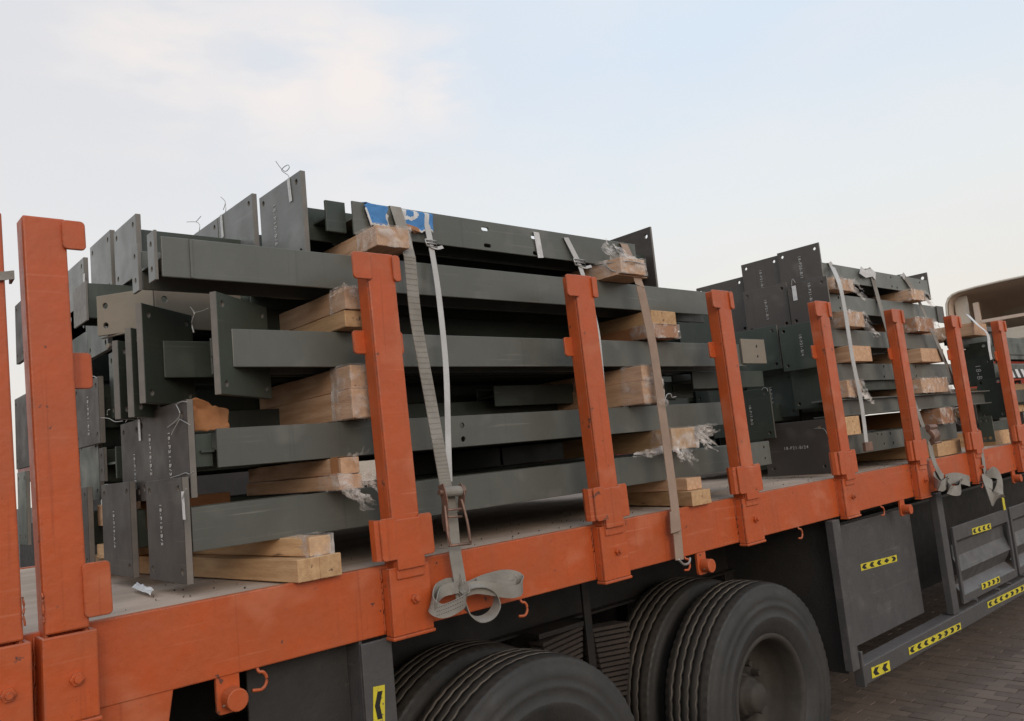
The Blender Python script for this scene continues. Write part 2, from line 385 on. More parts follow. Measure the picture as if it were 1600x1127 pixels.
STX = [.533, 1.578, 2.62, 3.69, 4.763, 5.83, 6.9, 7.96, 9.02]
# pockets on the rail
for i, x in enumerate([.385]+STX):
    big = i < 2
    mb = MB(); w = .063 if big else .082
    zb = -.222 if big else -.232
    y0 = -.078 if big else -.048
    mb.box(x-w, x+w, y0, y0+.012, zb, -.008)
    mb.box(x-w, x-w+.012, y0+.012, .0, zb, -.008); mb.box(x+w-.012, x+w, y0+.012, .0, zb, -.008)
    mb.box(x-w-.004, x+w+.004, y0-.004, .0, zb-.012, zb)
    o = part('stake_pocket', mb, ORANGE, tr, .004)
    # weld bead down both sides
    wb = MB(); wb.tube([wob((x-w-.003, -.001, -.01-k*.0095), .0016, 90) for k in range(23)], .0032, 6)
    part('weld_bead', wb, ORANGE, o, smooth=True)
    bm = MB(); bx = x+.01; bz = -.12
    bm.tube([(bx, y0, bz), (bx, y0-.012, bz)], .017, 6); bm.tube([(bx, y0-.012, bz), (bx, y0-.024, bz)], .009, 8)
    part('bolt', bm, ORANGE, o, .001)
# rope hooks
for px, py in ((403, 1040), (812, 935), (1068, 872), (1245, 826), (1374, 793), (1530, 760)):
    p = PY(px, py, .02); x = p.x
    mb = MB(); pts = [(x-.01, .02, -.205), (x-.006, .005, -.235)]+[(x-.006+.022*math.sin(a), .0, -.262+.026*math.cos(a)) for a in [PI*k/7 for k in range(1, 8)]]+[(x-.03, .0, -.284)]
    mb.tube(smooth(pts, 3), .0052, 8); part('rope_hook', mb, ORANGE, tr, smooth=True)
# pivot lugs
for x, s in ((.958, 1.), (3.285, 1.), (5.56, 1.), (7.8, 1.)):
    me = plate_mesh(rect(x-.036, x+.034, -.33, -.2, .014), [], .014, M_y(.012), [ORANGE])
    o = obj('pin_lug', me, tr)
    mb = MB(); mb.tube([(x+.006, .004, -.288), (x+.006, -.045, -.288)], .032, 20); part('pin', mb, ORANGE, o, .003)
    mb = MB(); mb.tube([(x-.03, -.02, -.30), (x+.04, -.025, -.295)], .004, 6); part('split_pin', mb, STEEL, o)
# wheels ---------------------------------------------------------------
def tyre_mesh(R=.6, Wd=.285):
    NT = 300; w = Wd/2
    # profile: (axial, radius, material, zigzag amount); grooves are real
    prof = [(-w*.70, R*.535, 0, 0), (-w*.80, R*.56, 0, 0), (-w*.90, R*.60, 0, 0), (-w*.99, R*.655, 0, 0), (-w*1.04, R*.69, 0, 0), (-w*1.035, R*.705, 0, 0), (-w*1.0, R*.715, 0, 0), (-w*1.0, R*.78, 0, 0), (-w*1.03, R*.80, 0, 0), (-w*.985, R*.81, 0, 0), (-w*.985, R*.85, 0, 0), (-w*.99, R*.905, 0, 0), (-w*.95, R*.915, 0, 0), (-w*.92, R*.95, 0, 0), (-w*.88, R*.978, 1, 0)]; NP = len(prof)
    ribs = 5; gw = .0045; lim = w*.86; st = 2*lim/ribs
    for k in range(ribs):
        a = -lim+k*st; b_ = a+st
        cr = lambda t_: R-(abs(t_)/lim)**3*.012
        if k > 0: prof += [(a+gw, cr(a)-.012, 2, 1), (a+gw+.001, cr(a), 1, 1)]
        else: prof += [(a, cr(a), 1, 0)]
        prof += [((a+b_)/2, cr((a+b_)/2), 1, 0)]
        if k < ribs-1: prof += [(b_-gw-.001, cr(b_), 2, 1), (b_-gw, cr(b_)-.012, 2, 1)]
        else: prof += [(b_, cr(b_), 1, 0)]
    prof += [(-p[0], p[1], 1 if i == 0 else 0, 0) for i, p in enumerate(reversed(prof[:NP]))]
    n = len(prof); vs = []
    for i in range(NT):
        th = 2*PI*i/NT; zz = (abs(((i/5.) % 1)-.5)*4-1)*.0030
        for (a, r, mi, z) in prof:
            rj = r
            if abs(abs(a)-w*.88) < 1e-5: rj = r+(.002 if (i//2) % 2 else -.003)
            a2 = a+zz*z+(.0015*math.sin(th*9+a*40) if mi == 1 else 0)
            vs.append((rj*math.cos(th), a2, rj*math.sin(th)))
    fs = []; mi = []
    for i in range(NT):
        j = (i+1) % NT
        for k in range(n-1):
            fs.append((i*n+k, i*n+k+1, j*n+k+1, j*n+k)); 
            deep = prof[k][3] and prof[k+1][3] and min(prof[k][1], prof[k+1][1]) < R-.011
            mi.append(2 if deep else (1 if NP-1 <= k < n-NP else 0))
    me = bpy.data.meshes.new('tyre'); me.from_pydata(vs, [], fs)
    for q in (RUB, TREAD, GROOVE): me.materials.append(q)
    me.polygons.foreach_set('material_index', mi); me.polygons.foreach_set('use_smooth', [True]*len(fs))
    fix(me); return me
def lathe(prof, n, mt, name):
    vs = [(r*math.cos(2*PI*i/n), a, r*math.sin(2*PI*i/n)) for i in range(n) for a, r in prof]; k = len(prof)
    fs = [(i*k+j, i*k+j+1, ((i+1) % n)*k+j+1, ((i+1) % n)*k+j) for i in range(n) for j in range(k-1)]
    me = bpy.data.meshes.new(name); me.from_pydata(vs, [], fs); me.materials.append(mt); me.polygons.foreach_set('use_smooth', [True]*len(fs)); return fix(me)
TY = tyre_mesh()
RM_OUT = lathe([(-.10, .335), (-.118, .334), (-.122, .326), (-.116, .310), (-.10, .302), (-.02, .292), (.06, .288), (.10, .25), (.105, .22), (.085, .19), (.085, .12), (.05, .105), (.048, .001)], 64, RIM, 'wheel')
HB = lathe([(.08, .11), (.02, .105), (.01, .095), (.005, .085), (-.03, .08), (-.045, .06), (-.048, .001)], 8, RIM, 'hub')
def wheel(x, y, z, flip=1, hub=True):
    wr = bpy.data.objects.new('wheel', RM_OUT); C.objects.link(wr); wr.parent = tr
    wr.location = Vector((x, y, z))-tr.location; wr.rotation_euler = (0, random.uniform(0, 6), 0 if flip > 0 else PI)
    def sub(nm, me):
        o = bpy.data.objects.new(nm, me); C.objects.link(o); o.parent = wr; return o
    sub('tyre', TY)
    if hub:
        sub('hub', HB)
        for k in range(10):
            o = sub('wheel_nut', NUT); a = 2*PI*k/10; o.location = (.165*math.cos(a), .065, .165*math.sin(a)); o.rotation_euler = (0, -a, 0)
mb = MB(); mb.tube([(0, .02, 0), (0, -.03, 0)], .017, 6); NUT = mb.mesh('wheel_nut', RIM)
WZ = -1.07
for x in (.56, 2.20, 3.84):
    wheel(x, .19, WZ); wheel(x, .19+.365, WZ, 1, False)
    wheel(x, 2.28, WZ, -1); wheel(x, 1.94, WZ, -1, False)
    mb = MB(); mb.tube([(x, .3, WZ), (x, 2.2, WZ)], .075, 14); mb.tube([(x, .25, WZ), (x, .45, WZ)], .13, 14); part('axle', mb, DARK, tr, smooth=True)
for xa in (2.2, 3.84, .56):      # leaf springs and hangers
    for yy in (.72, 1.74):
        for k in range(5):
            mb = MB(); L_ = .62-.035*k
            pts = [Vector((xa+L_*t_, yy, WZ+.30-.020*k-.10*(1-(t_)**2)*1+.1)) for t_ in [i/8-1 for i in range(17)]]
            mb.ribbon(pts, (0, 1, 0), .09, .014); part('leaf_spring', mb, DARK, tr)
for xa, za in ((3.0, -.50), (1.36, -.50)):
    for yy in (.60, 1.80):
        for s_, nl in ((-1, 9), (1, 14)):
            for k in range(nl):
                x0_ = xa+.05 if s_ > 0 else xa-.30; z_ = za-.075-.026*k-(.03 if s_ > 0 else 0)
                mb = MB(); mb.obox((x0_+.14, yy, z_), Vector((.14-.004*k, 0, -.012*s_)), Vector((0, .05, 0)), Vector((0, 0, .009))); part('leaf_spring', mb, SPR, tr, .002)
        mb = MB(); mb.box(xa-.02, xa+.03, yy-.07, yy-.055, za-.42, za+.16); part('spring_clamp', mb, DARK, tr, .003)
        mb = MB(); mb.box(xa-.33, xa+.02, yy-.06, yy+.06, za-.055, za-.03); part('spring_plate', mb, DARK, tr, .003)
mb = MB(); mb.box(X0, 2.6, 2.36, 2.37, -1.2, -.24); mb.box(2.95, X1, 2.36, 2.37, -1.2, -.24); mb.box(2.6, 2.95, 2.36, 2.37, -.62, -.24); part('far_side_dark_sheet', mb, DARK, tr)  # unseen dark sheet, added to shut out the lit ground beyond
for xa in (3.02, 1.38, 4.62):
    for yy in (.80, 1.66):
        mb = MB(); mb.box(xa-.11, xa+.11, yy-.06, yy-.045, -.95, -.55); mb.box(xa-.11, xa+.11, yy+.045, yy+.06, -.95, -.55)
        mb.box(xa-.11, xa-.095, yy-.045, yy+.045, -.95, -.55); mb.tube([(xa, yy-.09, -.85), (xa, yy+.09, -.85)], .04, 12)
        part('spring_hanger', mb, DARK, tr, .004)
# dark bracket ahead of the rear wheels
mb = MB(); mb.box(1.398, 1.515, .0, .012, -.75, -.236); mb.box(1.398, 1.41, .012, .75, -.75, -.215); mb.box(1.503, 1.515, .012, .06, -.75, -.236)
part('mudguard_bracket', mb, FRAME, tr, .003)
mb = MB(); mb.box(1.05, 1.395, .09, .10, -.9, -.23); part('splash_panel', mb, MUD, tr)
# mudflap board behind the second wheel pair
mb = MB(); mb.box(4.60, 4.61, .04, .80, -1.12, -.20); part('mud_board', mb, MUD, tr)
mb = MB(); mb.box(4.612, 7.6, .80, .81, -1.12, -.20); part('locker_back', mb, MUD, tr)

# chevrons ------------------------------------------------------------
def chevron(px0, py0, px1, py1, w, y, pat, parent):
    """sticker between two image points on plane y: long axis a->b, pattern of < > and d"""
    a = PY(px0, py0, y); b_ = PY(px1, py1, y); ax = (b_-a); Ln = ax.length; ax.normalize(); up = Vector((-ax.z, 0, ax.x))
    mb = MB(); c = (a+b_)/2; mb.obox(c+Vector((0, -.0008, 0)), ax*Ln/2, Vector((0, -.0008, 0)), up*w/2)
    mb.cur = 1; n = len(pat); st = Ln/n
    for k, ch in enumerate(pat):
        u = -Ln/2+st*(k+.5); h = w*.36
        def q(du, dv): return c+ax*(u+du)+up*dv+Vector((0, -.0022, 0))
        if ch in '<>':
            s_ = 1 if ch == '>' else -1; t_ = st*.22
            vs = [q(-s_*st*.30, h), q(-s_*st*.30+s_*2*t_, h), q(s_*st*.38, 0), q(-s_*st*.30+s_*2*t_, -h), q(-s_*st*.30, -h), q(s_*st*.38-s_*2*t_, 0)]
            fs = [(0, 1, 2, 5), (5, 2, 3, 4)]
        else:
            vs = [q(-st*.38, 0), q(0, -h), q(st*.38, 0), q(0, h)]; fs = [(0, 1, 2, 3)]
        mb.add(vs, fs)
    return part('chevron_sticker', mb, [YEL, BLK], parent)
chevron(583, 1104, 601, 1100, .12, -.0005, '<', tr)
# side frame and lockers ----------------------------------------------
FY = -.02
sf = MB(); sf.box(4.545, 4.63, FY, FY+.05, -1.09, -.236)
part('locker_post', sf, FRAME, tr, .004)
sf = MB(); sf.box(6.06, 6.16, FY, FY+.05, -1.075, -.236); part('locker_post', sf, FRAME, tr, .004)
sf = MB(); sf.box(4.67, 12.0, FY-.004, FY+.008, -1.19, -1.08); sf.box(4.67, 12.0, FY+.008, FY+.10, -1.092, -1.08); part('lower_side_rail', sf, FRAME, tr, .004)
sf = MB(); sf.box(4.645, 4.668, FY-.008, FY+.05, -1.20, -1.0); part('rail_end_plate', sf, FRAME, tr, .004)
# open-fronted locker with its door standing inside
DX = PY(1436, 900, .12).x
d = MB(); d.box(4.77, DX, .12, .132, -1.04, -.31); part('locker_door', d, FRAME, tr, .004)
do = tr.children[-1]
d = MB(); d.box(4.77, DX, .10, .119, -1.07, -1.035); d.box(4.77, DX, .10, .119, -.36, -.34); part('door_edge', d, FRAME, do, .003)
d = MB(); d.tube([(5.18, .112, -.38), (5.24, .10, -.46), (5.30, .10, -.50)], .012, 8); part('door_latch', d, DARK, do, smooth=True)
chevron(1345, 887, 1401, 872, .042, .119, '<<<d>', tr)
d = MB(); d.box(DX-.3, 10.5, .60, .612, -1.12, -.42); part('locker_panel', d, MUD, tr); d = MB(); d.box(DX-.3, 10.5, .56, .612, -.42, -.40); part('locker_trim', d, FRAME, tr)
d = MB(); d.box(4.63, 6.06, .35, .36, -1.15, -1.10); part('inner_rail', d, DARK, tr)
# pressed door panels beyond the second post
def pressed(x0, x1, z0, z1, y):
    mb = MB(); mb.box(x0, x1, y, y+.02, z1-.10, z1); mb.box(x0, x0+.035, y, y+.02, z0, z1-.10); mb.box(x1-.035, x1, y, y+.02, z0, z1-.10); mb.box(x0+.035, x1-.035, y, y+.02, z0, z0+.06)
    o = part('pressed_door', mb, FRAME, tr, .003)
    za, zb, zc, zd = z1-.10, z1-.13, z0+.22, z0+.06
    p = MB(); X_ = (x0+.035, x1-.035)
    prof = [(za, y+.004), (zb, y+.045), (zc+.1, y+.045), (zc, y+.01), (zd+.06, y+.07), (zd, y+.004)]
    for (a, ya), (b2, yb) in zip(prof, prof[1:]):
        p.add([(X_[0], ya, a), (X_[1], ya, a), (X_[1], yb, b2), (X_[0], yb, b2)], [(0, 1, 2, 3)])
    part('door_pressing', p, FRAME, o)
pressed(6.26, 7.42, -1.04, -.50, FY); pressed(7.47, 8.6, -1.04, -.50, FY); pressed(8.65, 9.8, -1.04, -.50, FY)
chevron(1519, 831, 1548, 822, .045, FY-.001, '<<<<', tr)
chevron(1534, 917, 1562, 905, .045, FY-.001, '>>>>', tr)
chevron(1362, 1052, 1390, 1040, .06, FY-.006, '<<', tr)
chevron(1420, 1018, 1501, 978, .045, FY-.006, '<<<d>>>>', tr)
chevron(1543, 946, 1600, 918, .045, FY-.006, '<<<d>>>', tr)
for px, py in ((1520, 937), (1555, 921), (1573, 912), (1594, 899)):
    p = PY(px, py, FY); mb = MB(); mb.tube([(p.x, FY, p.z), (p.x, FY-.03, p.z)], .012, 6); part('hinge_bolt', mb, FRAME, tr)
# yellow strip beside the far strap
mb = MB(); a = PY(1561, 743, -.03); b_ = PY(1570, 797, -.03); mb.ribbon([a, b_], (1, 0, 0), .045, .004); part('reflective_strip', mb, YEL, tr)

# ------------------------------------------------------------------ stakes
def make_stake(x, label, group, y=0., s=1, lean=-.022, top=1.075, big=False):
    root = thing('stake_post', label, 'stake', (x, y-.02*s, -.2), group)
    w = .051 if big else .056
    sh = Matrix.Identity(4); sh[0][2] = lean; sh[0][3] = 0
    def done(mb, nm, bev=.004):
        mb.v = [(p[0]+lean*p[2], y+(p[1])*s, p[2]) for p in mb.v]
        me = mb.mesh(nm, ORANGE); fix(me); return obj(nm, me, root, bev)
    mb = MB(); mb.box(x-w, x+w, -.055, -.045, -.05 if not big else -.005, top); mb.box(x-w, x-w+.01, -.045, .02, -.05, top); mb.box(x+w-.01, x+w, -.045, .02, -.05, top)
    done(mb, 'post', .005)
    # welded lugs: top, middle, bottom; each a plate reaching past the channel on both sides
    def lug(z0, z1, ex0, ex1, nm, yo=-.060):
        me = plate_mesh(rect(x-w-ex0, x-w+.012, z0, z1, .012), [], .01, Matrix.Identity(4), [ORANGE], .002)
        me2 = plate_mesh(rect(x+w-.012, x+w+ex1, z0, z1, .012), [], .01, Matrix.Identity(4), [ORANGE], .002)
        for q, ex in ((me, ex0), (me2, ex1)):
            if ex <= 0: continue
            mb = MB(); mb.add([(p.co.x, yo-p.co.z, p.co.y) for p in q.vertices], [tuple(f.vertices) for f in q.polygons])
            done(mb, nm, 0)
    if big:
        h_ = 0 if x < .4 else 1
        lug(.99, 1.07, 0, .045*h_, 'top_lug'); lug(.62, .72, 0, .06*h_, 'middle_lug', .012); lug(.02, .158, 0, .055*h_, 'bottom_lug')
    else:
        lug(.975, 1.07, .062, .020, 'top_lug'); lug(.725, .808, .045, .050, 'middle_lug', .012)
        lug(.018, .158, .055, .045, 'bottom_lug')
        mb = MB(); pts = [(x-w-.045+.0, -.054, .088), (x-w-.062, -.04, .088), (x-w-.066, -.02, .088), (x-w-.058, -.005, .088), (x-w-.04, .0, .088)]
        mb.ribbon(pts, (0, 0, 1), .135, .006); done(mb, 'lug_curl', .001)
        # foot plate overlapping the pocket
        mb = MB(); mb.box(x-w, x+w, -.0655, -.0555, -.018, .15); done(mb, 'foot_plate', .004)
    # weld blobs
    for xx in (x-w-.002, x+w+.002):
        for z0 in ((.03, .985) if not big else (.03,)): wb = MB(); wb.tube([wob((xx, -.058, z0+k*.01), .002, 80) for k in range(8)], .0028, 6); done(wb, 'weld_bead', 0)
    return root
names = ['second orange stake from the left, widest upright with square top hook', 'orange stake just left of the grey ratchet strap and its hanging loops',
         'orange stake between the ratchet strap and the tan strap, white strap passing behind it', 'orange stake at the right end of the near beam stack',
         'orange stake in front of the big lettered plates of the second stack', 'orange stake between the second stack\'s first white strap and its ratchet strap',
         'orange stake just right of the second stack\'s hanging grey strap loops', 'orange stake closest to the cream truck cab roof']
for i, x in enumerate(STX):
    lb = names[i] if i < len(names) else 'orange stake nearest the truck cab, beyond the right edge of the photo'
    make_stake(x, lb, 'orange stakes along the near side of the trailer', big=(i == 0))
make_stake(.385, 'leftmost orange stake, cut by the left edge of the photo', 'orange stakes along the near side of the trailer', big=True)
for i, x in enumerate(STX):
    if i in (0, 1): continue
    make_stake(x, 'orange stake on the far side of the trailer, mostly hidden behind the load', 'orange stakes along the far side of the trailer', y=2.45, s=-1)

# ------------------------------------------------------------------ steel members
def H(root, x0, x1, y0, y1, z0, z1, mt=GREY, fholes=(), t_=.010, webin=0):
    """beam lying with its flanges upright: front flange, rear flange, level web"""
    if fholes: obj('front_flange', plate_mesh(rect(x0, x1, z0, z1), list(fholes), t_, M_y(y0+t_/2), [mt]), root)
    else: part('front_flange', MB().box(x0, x1, y0, y0+t_, z0, z1), mt, root, .003)
    part('rear_flange', MB().box(x0, x1, y1-t_, y1, z0, z1), mt, root, .003)
    zm = (z0+z1)/2; part('web', MB().box(x0-webin, x1, y0+t_, y1-t_, zm-.004, zm+.004), mt, root)
def I(root, x0, x1, y0, y1, z0, z1, mt=GREY):
    part('top_flange', MB().box(x0, x1, y0, y1, z1-.01, z1), mt, root, .002)
    part('bottom_flange', MB().box(x0, x1, y0, y1, z0, z0+.01), mt, root, .002)
    ym = y0+.05; part('web', MB().box(x0+.02, x1-.02, ym-.004, ym+.004, z0+.01, z1-.01), mt, root)
def wire(root, pts, r=.0016, nm='wire_tie'):
    mb = MB(); ps = []
    pts = [Vector(p) for p in pts]
    for i in range(len(pts)-1):           # Catmull-Rom
        p0 = pts[max(i-1, 0)]; p1 = pts[i]; p2 = pts[i+1]; p3 = pts[min(i+2, len(pts)-1)]
        for k in range(5):
            u = k/5; ps.append(.5*((2*p1)+(p2-p0)*u+(2*p0-5*p1+4*p2-p3)*u*u+(3*p1-p0-3*p2+p3)*u**3))
    ps.append(pts[-1]); mb.tube(ps, r, 5); return part(nm, mb, WIRE, root, smooth=True)
def wireX(root, pp, x, r=.0016): return wire(root, [PX(a, b_, x) for a, b_ in pp], r)
def tagX(root, px, py, w, h, x, tilt=.0):
    p = PX(px, py, x); mb = MB(); dz = Vector((0, math.sin(tilt), -math.cos(tilt)))*h; dy = Vector((0, w/2, 0))
    c = p+dz/2; mb.obox(c, dy, Vector((-.0008, 0, 0)), dz/2); return part('paper_tag', mb, WHITE, root)
GS = 'grey steel members of the near stack'
GS2 = 'grey steel members of the middle stack'
def member(label, x, y, z, group=GS): return thing('steel_beam', label, 'steel beam', (x, y, z), group)

# near stack, front row, bottom up
m4 = member('bottom front steel beam of the near stack, square stencilled end plate almost touching the deck', .92, .25, .035)
H(m4, .93, 4.26, .15, .34, .128, .262, fholes=[(4.20, .165, .008), (4.20, .228, .008)])
part('end_tab', MB().box(4.262, 4.27, .16, .33, .13, .26), GREYB, m4)
xplate('end_plate', .914, .142, .48, .035, .358, m4, th=.022)
stencil('18-P12-B/5', .902, .34, .215, m4, .024)
p = PX(291, 763, .90); wire(m4, [p, p+Vector((-.006, .01, -.02)), p+Vector((-.012, 0, -.03)), p+Vector((-.02, -.03, -.02))]); tagX(m4, 285, 768, .018, .085, .899, -.04)
m3 = member('front beam second from the bottom of the near stack, two bolt holes in its face', 1.0, .25, .30)
hx = PY(722, 662, .15).x
H(m3, 1.022, 3.88, .15, .34, .378, .502, fholes=[(hx, .462, .011), (hx, .408, .011)])
part('web_stub', MB().box(.963, 1.022, .19, .20, .385, .49), GREYG, m3, .002); part('web_stub', MB().box(.98, 1.022, .175, .19, .43, .437), GREYG, m3)
xplate('end_plate', .948, .165, .648, .292, .60, m3, th=.022, inset=.045)
stencil('18-P21-B/3', .936, .33, .44, m3, .026); stencil('18-P18-B/5', .936, .52, .45, m3, .026)
wireX(m3, [(275, 632), (281, 645), (278, 655), (262, 668)], .93, .002); wireX(m3, [(281, 655), (274, 668), (268, 680)], .93, .002); wireX(m3, [(276, 632), (283, 628), (292, 628)], .93, .002); wireX(m3, [(281, 655), (290, 660), (297, 664)], .93)
wireX(m3, [(266, 747), (280, 743), (290, 739), (296, 741), (303, 737)], .93)
tagX(m3, 217, 656, .020, .075, .934, -.03); wireX(m3, [(217, 660), (214, 648), (218, 640), (222, 650)], .934)
m2 = member('front steel beam third from the bottom, with skewed end plate turned towards the viewer', 1.05, .25, .65)
H(m2, 1.090, 4.10, .15, .34, .700, .828)
part('end_strip', MB().box(4.10, 4.13, .152, .165, .70, .83), GREYG, m2)
yplate('hole_tab', .142, 4.08, 4.33, .715, .858, m2, [BEIGE, EDGE], hl=[(4.24, .815, .009), (4.24, .755, .009)])
def skew(root, x, y, z0, z1, ln, ang, mts):
    c, s_ = math.cos(ang), math.sin(ang)
    M4 = Matrix(((c, 0, s_, x), (s_, 0, -c, y), (0, 1, 0, 0), (0, 0, 0, 1)))
    return obj('end_plate', plate_mesh(rect(0, ln, z0, z1), [(.035, z0+.035, .010), (.035, z1-.035, .010), (ln-.035, z0+.035, .010), (ln-.035, z1-.035, .010)], .024, M4, mts), root)
skew(m2, 1.02, .115, .608, .94, .33, math.radians(37), [GREYG, EDGE])
m2b = member('steel beam behind the skewed plate, its own skewed dark plate at the far left', .9, .5, .65)
H(m2b, .955, 4.05, .40, .58, .700, .828, GREYG)
skew(m2b, .868, .36, .612, .945, .285, math.radians(37), [GREYG, EDGE])
wireX(m2b, [(298, 480), (304, 490), (300, 505), (303, 520)], 1.0, .003); wireX(m2b, [(303, 489), (316, 486), (325, 482)], 1.0)
wireX(m2b, [(199, 514), (204, 518), (207, 520)], .88, .003)
m1 = member('long front steel beam near the top with two drilled end tabs at its left end', .86, .23, .98)
H(m1, .875, 4.03, .14, .34, .985, 1.116)
part('stiffener_strip', MB().box(.962, .970, .134, .139, .987, 1.114), GREY, m1)
xplate('end_tab', .855, .128, .192, .972, 1.13, m1, [GREYT, EDGE], th=.010, hl=[(.16, 1.01, .009), (.16, 1.09, .009)])
xplate('end_tab', .855, .288, .352, .972, 1.13, m1, [GREYT, EDGE], th=.010, hl=[(.32, 1.01, .009), (.32, 1.09, .009)])
# beige cranked plate between the first and second layers
mc = member('beige cranked steel plate with four holes under the topmost long beam', .9, .35, .83)
K = [PY(152, 463, .74), PY(240, 450, .55), PY(375, 463, .575)]; kz0, kz1 = PY(240, 513, .55).z, K[1].z
a, b_, c_ = (Vector((p.x, p.y, 0)) for p in K)
for (p, q, hs) in ((a, b_, .03), (b_, c_, .03)):
    dv = q-p; ln = dv.length; dv.normalize()
    M4 = Matrix(((dv.x, 0, dv.y, p.x), (dv.y, 0, -dv.x, p.y), (0, 1, 0, 0), (0, 0, 0, 1)))
    obj('cranked_plate', plate_mesh(rect(0, ln, kz0, kz1), [(.035, kz0+.035, .011), (.035, kz1-.04, .011)], .012, M4, [BEIGE, EDGE]), mc)
H(mc, c_.x, 3.9, .575, .64, kz0+.01, kz1-.01, GREYG)
mc2 = member('beige drilled plate end just below the cranked plate', .85, .6, .75)
p = PY(160, 528, .76); q = PY(207, 526, .60); z1_ = kz0-.006; dv = Vector((q.x-p.x, q.y-p.y, 0)); ln = dv.length; dv.normalize()
M4 = Matrix(((dv.x, 0, dv.y, p.x), (dv.y, 0, -dv.x, p.y), (0, 1, 0, 0), (0, 0, 0, 1)))
obj('drilled_plate', plate_mesh(rect(0, ln, p.z, z1_), [(.035, z1_-.03, .01)], .012, M4, [BEIGE, EDGE]), mc2)
H(mc2, 1.05, 3.9, .66, .78, .70, .825, GREYG)
# top beam with slots
def slot(px, py): p = PY(px, py, .15); return p
mt_ = member('topmost front steel beam with slotted holes, blue and white sacking on its left end', 1.6, .25, 1.20)
s1 = slot(758, 358); s2 = slot(762, 384); s3 = slot(835, 371); s4 = slot(838, 396)
H(mt_, 1.585, 3.24, .15, .32, 1.203, 1.333, fholes=[(q.x, q.z, .012, .008) for q in (s1, s2, s3, s4)])
part('end_tab', MB().box(1.50, 1.584, .20, .212, 1.22, 1.34), GREYG, mt_, .002); part('end_tab', MB().box(1.50, 1.584, .212, .30, 1.27, 1.278), GREYG, mt_)
m0 = member('top row steel beam with the tallest pointed-looking stencilled end plate, wire curled at its corner', 1.44, .4, 1.13)
H(m0, 1.455, 3.5, .30, .46, 1.21, 1.338, GREYG)
xplate('end_plate', 1.44, .245, .60, 1.12, 1.458, m0, [GREYT, EDGE], th=.022)
stencil('18-P10-B/6', 1.428, .47, 1.31, m0, .03)
xplate('end_plate', 3.52, .25, .80, 1.15, 1.487, m0, [GREYB, EDGE], th=.016, hl=[(.285, 1.44, .012), (.765, 1.44, .012)])
wireX(m0, [(431, 252), (438, 262), (446, 268), (452, 262), (449, 258), (440, 266), (450, 274), (452, 281)], 1.43); tagX(m0, 450, 279, .020, .095, 1.425, -.1)
m0b = member('top row beam whose end plate stands left of the tallest one, paper tag on edge', 1.44, .8, 1.13)
H(m0b, 1.455, 3.5, .70, .86, 1.21, 1.338, GREYG); xplate('end_plate', 1.44, .665, 1.02, 1.14, 1.50, m0b, [GREYT, EDGE], th=.022)
wireX(m0b, [(345, 308), (352, 316), (349, 328)], 1.43); wireX(m0b, [(352, 317), (353, 326), (352, 334)], 1.43); tagX(m0b, 345, 336, .022, .105, 1.425, -.05)
xplate('end_plate', 3.7, .85, 1.2, 1.2, 1.54, m0b, [GREYB, EDGE])
m0c = member('top row beam with end plate just left of the tagged one, bent wire on top', 1.42, 1.2, 1.13)
H(m0c, 1.455, 3.4, 1.08, 1.24, 1.21, 1.338, GREYG); xplate('end_plate', 1.44, 1.03, 1.31, 1.14, 1.50, m0c, [GREYT, EDGE], th=.022)
wireX(m0c, [(292, 347), (306, 347), (312, 352), (311, 362)], 1.43); wireX(m0c, [(306, 347), (314, 338)], 1.43)
# upper left plates
ma = member('steel beam with the tallest pale end plate at the upper left of the near stack', 1.0, .88, 1.14)
H(ma, 1.02, 3.9, .80, .97, 1.21, 1.338, GREYG); xplate('end_plate', 1.0, .738, 1.015, 1.14, 1.378, ma, [GREYT, EDGE], th=.020)
mb_ = member('beam with pale end plate, second from the upper left corner of the near stack', 1.0, 1.2, 1.12)
H(mb_, 1.02, 3.9, 1.13, 1.29, 1.19, 1.32, GREYG); xplate('end_plate', 1.0, 1.065, 1.36, 1.14, 1.405, mb_, [GREYT, EDGE], th=.020)
md_ = member('beam with pale tagged end plate showing just right of the second stake\'s top hook', 1.0, 1.6, 1.05)
H(md_, 1.02, 3.9, 1.56, 1.70, 1.09, 1.21, GREYG); xplate('end_plate', 1.0, 1.47, 1.80, 1.05, 1.39, md_, [GREYT, EDGE], th=.020); tagX(md_, 131, 428, .025, .09, .985)
me_ = member('dark steel beam in shade left of the beige cranked plate', .84, .9, .99)
H(me_, .845, 3.9, .86, 1.02, .99, 1.125, GREYG); part('end_strip', MB().box(.836, .843, .85, 1.03, .98, 1.13), EDGE, me_)
mf = member('lettered steel end plate just right of the second stake, halfway up', .95, 1.3, .53)
H(mf, .97, 3.9, 1.2, 1.38, .60, .73, GREYG); xplate('end_plate', .95, 1.125, 1.49, .535, .805, mf, th=.022); stencil('18-P21-B/2', .938, 1.28, .66, mf, .03)
wireX(mf, [(120, 598), (132, 590), (145, 588), (152, 591)], .94, .0022)
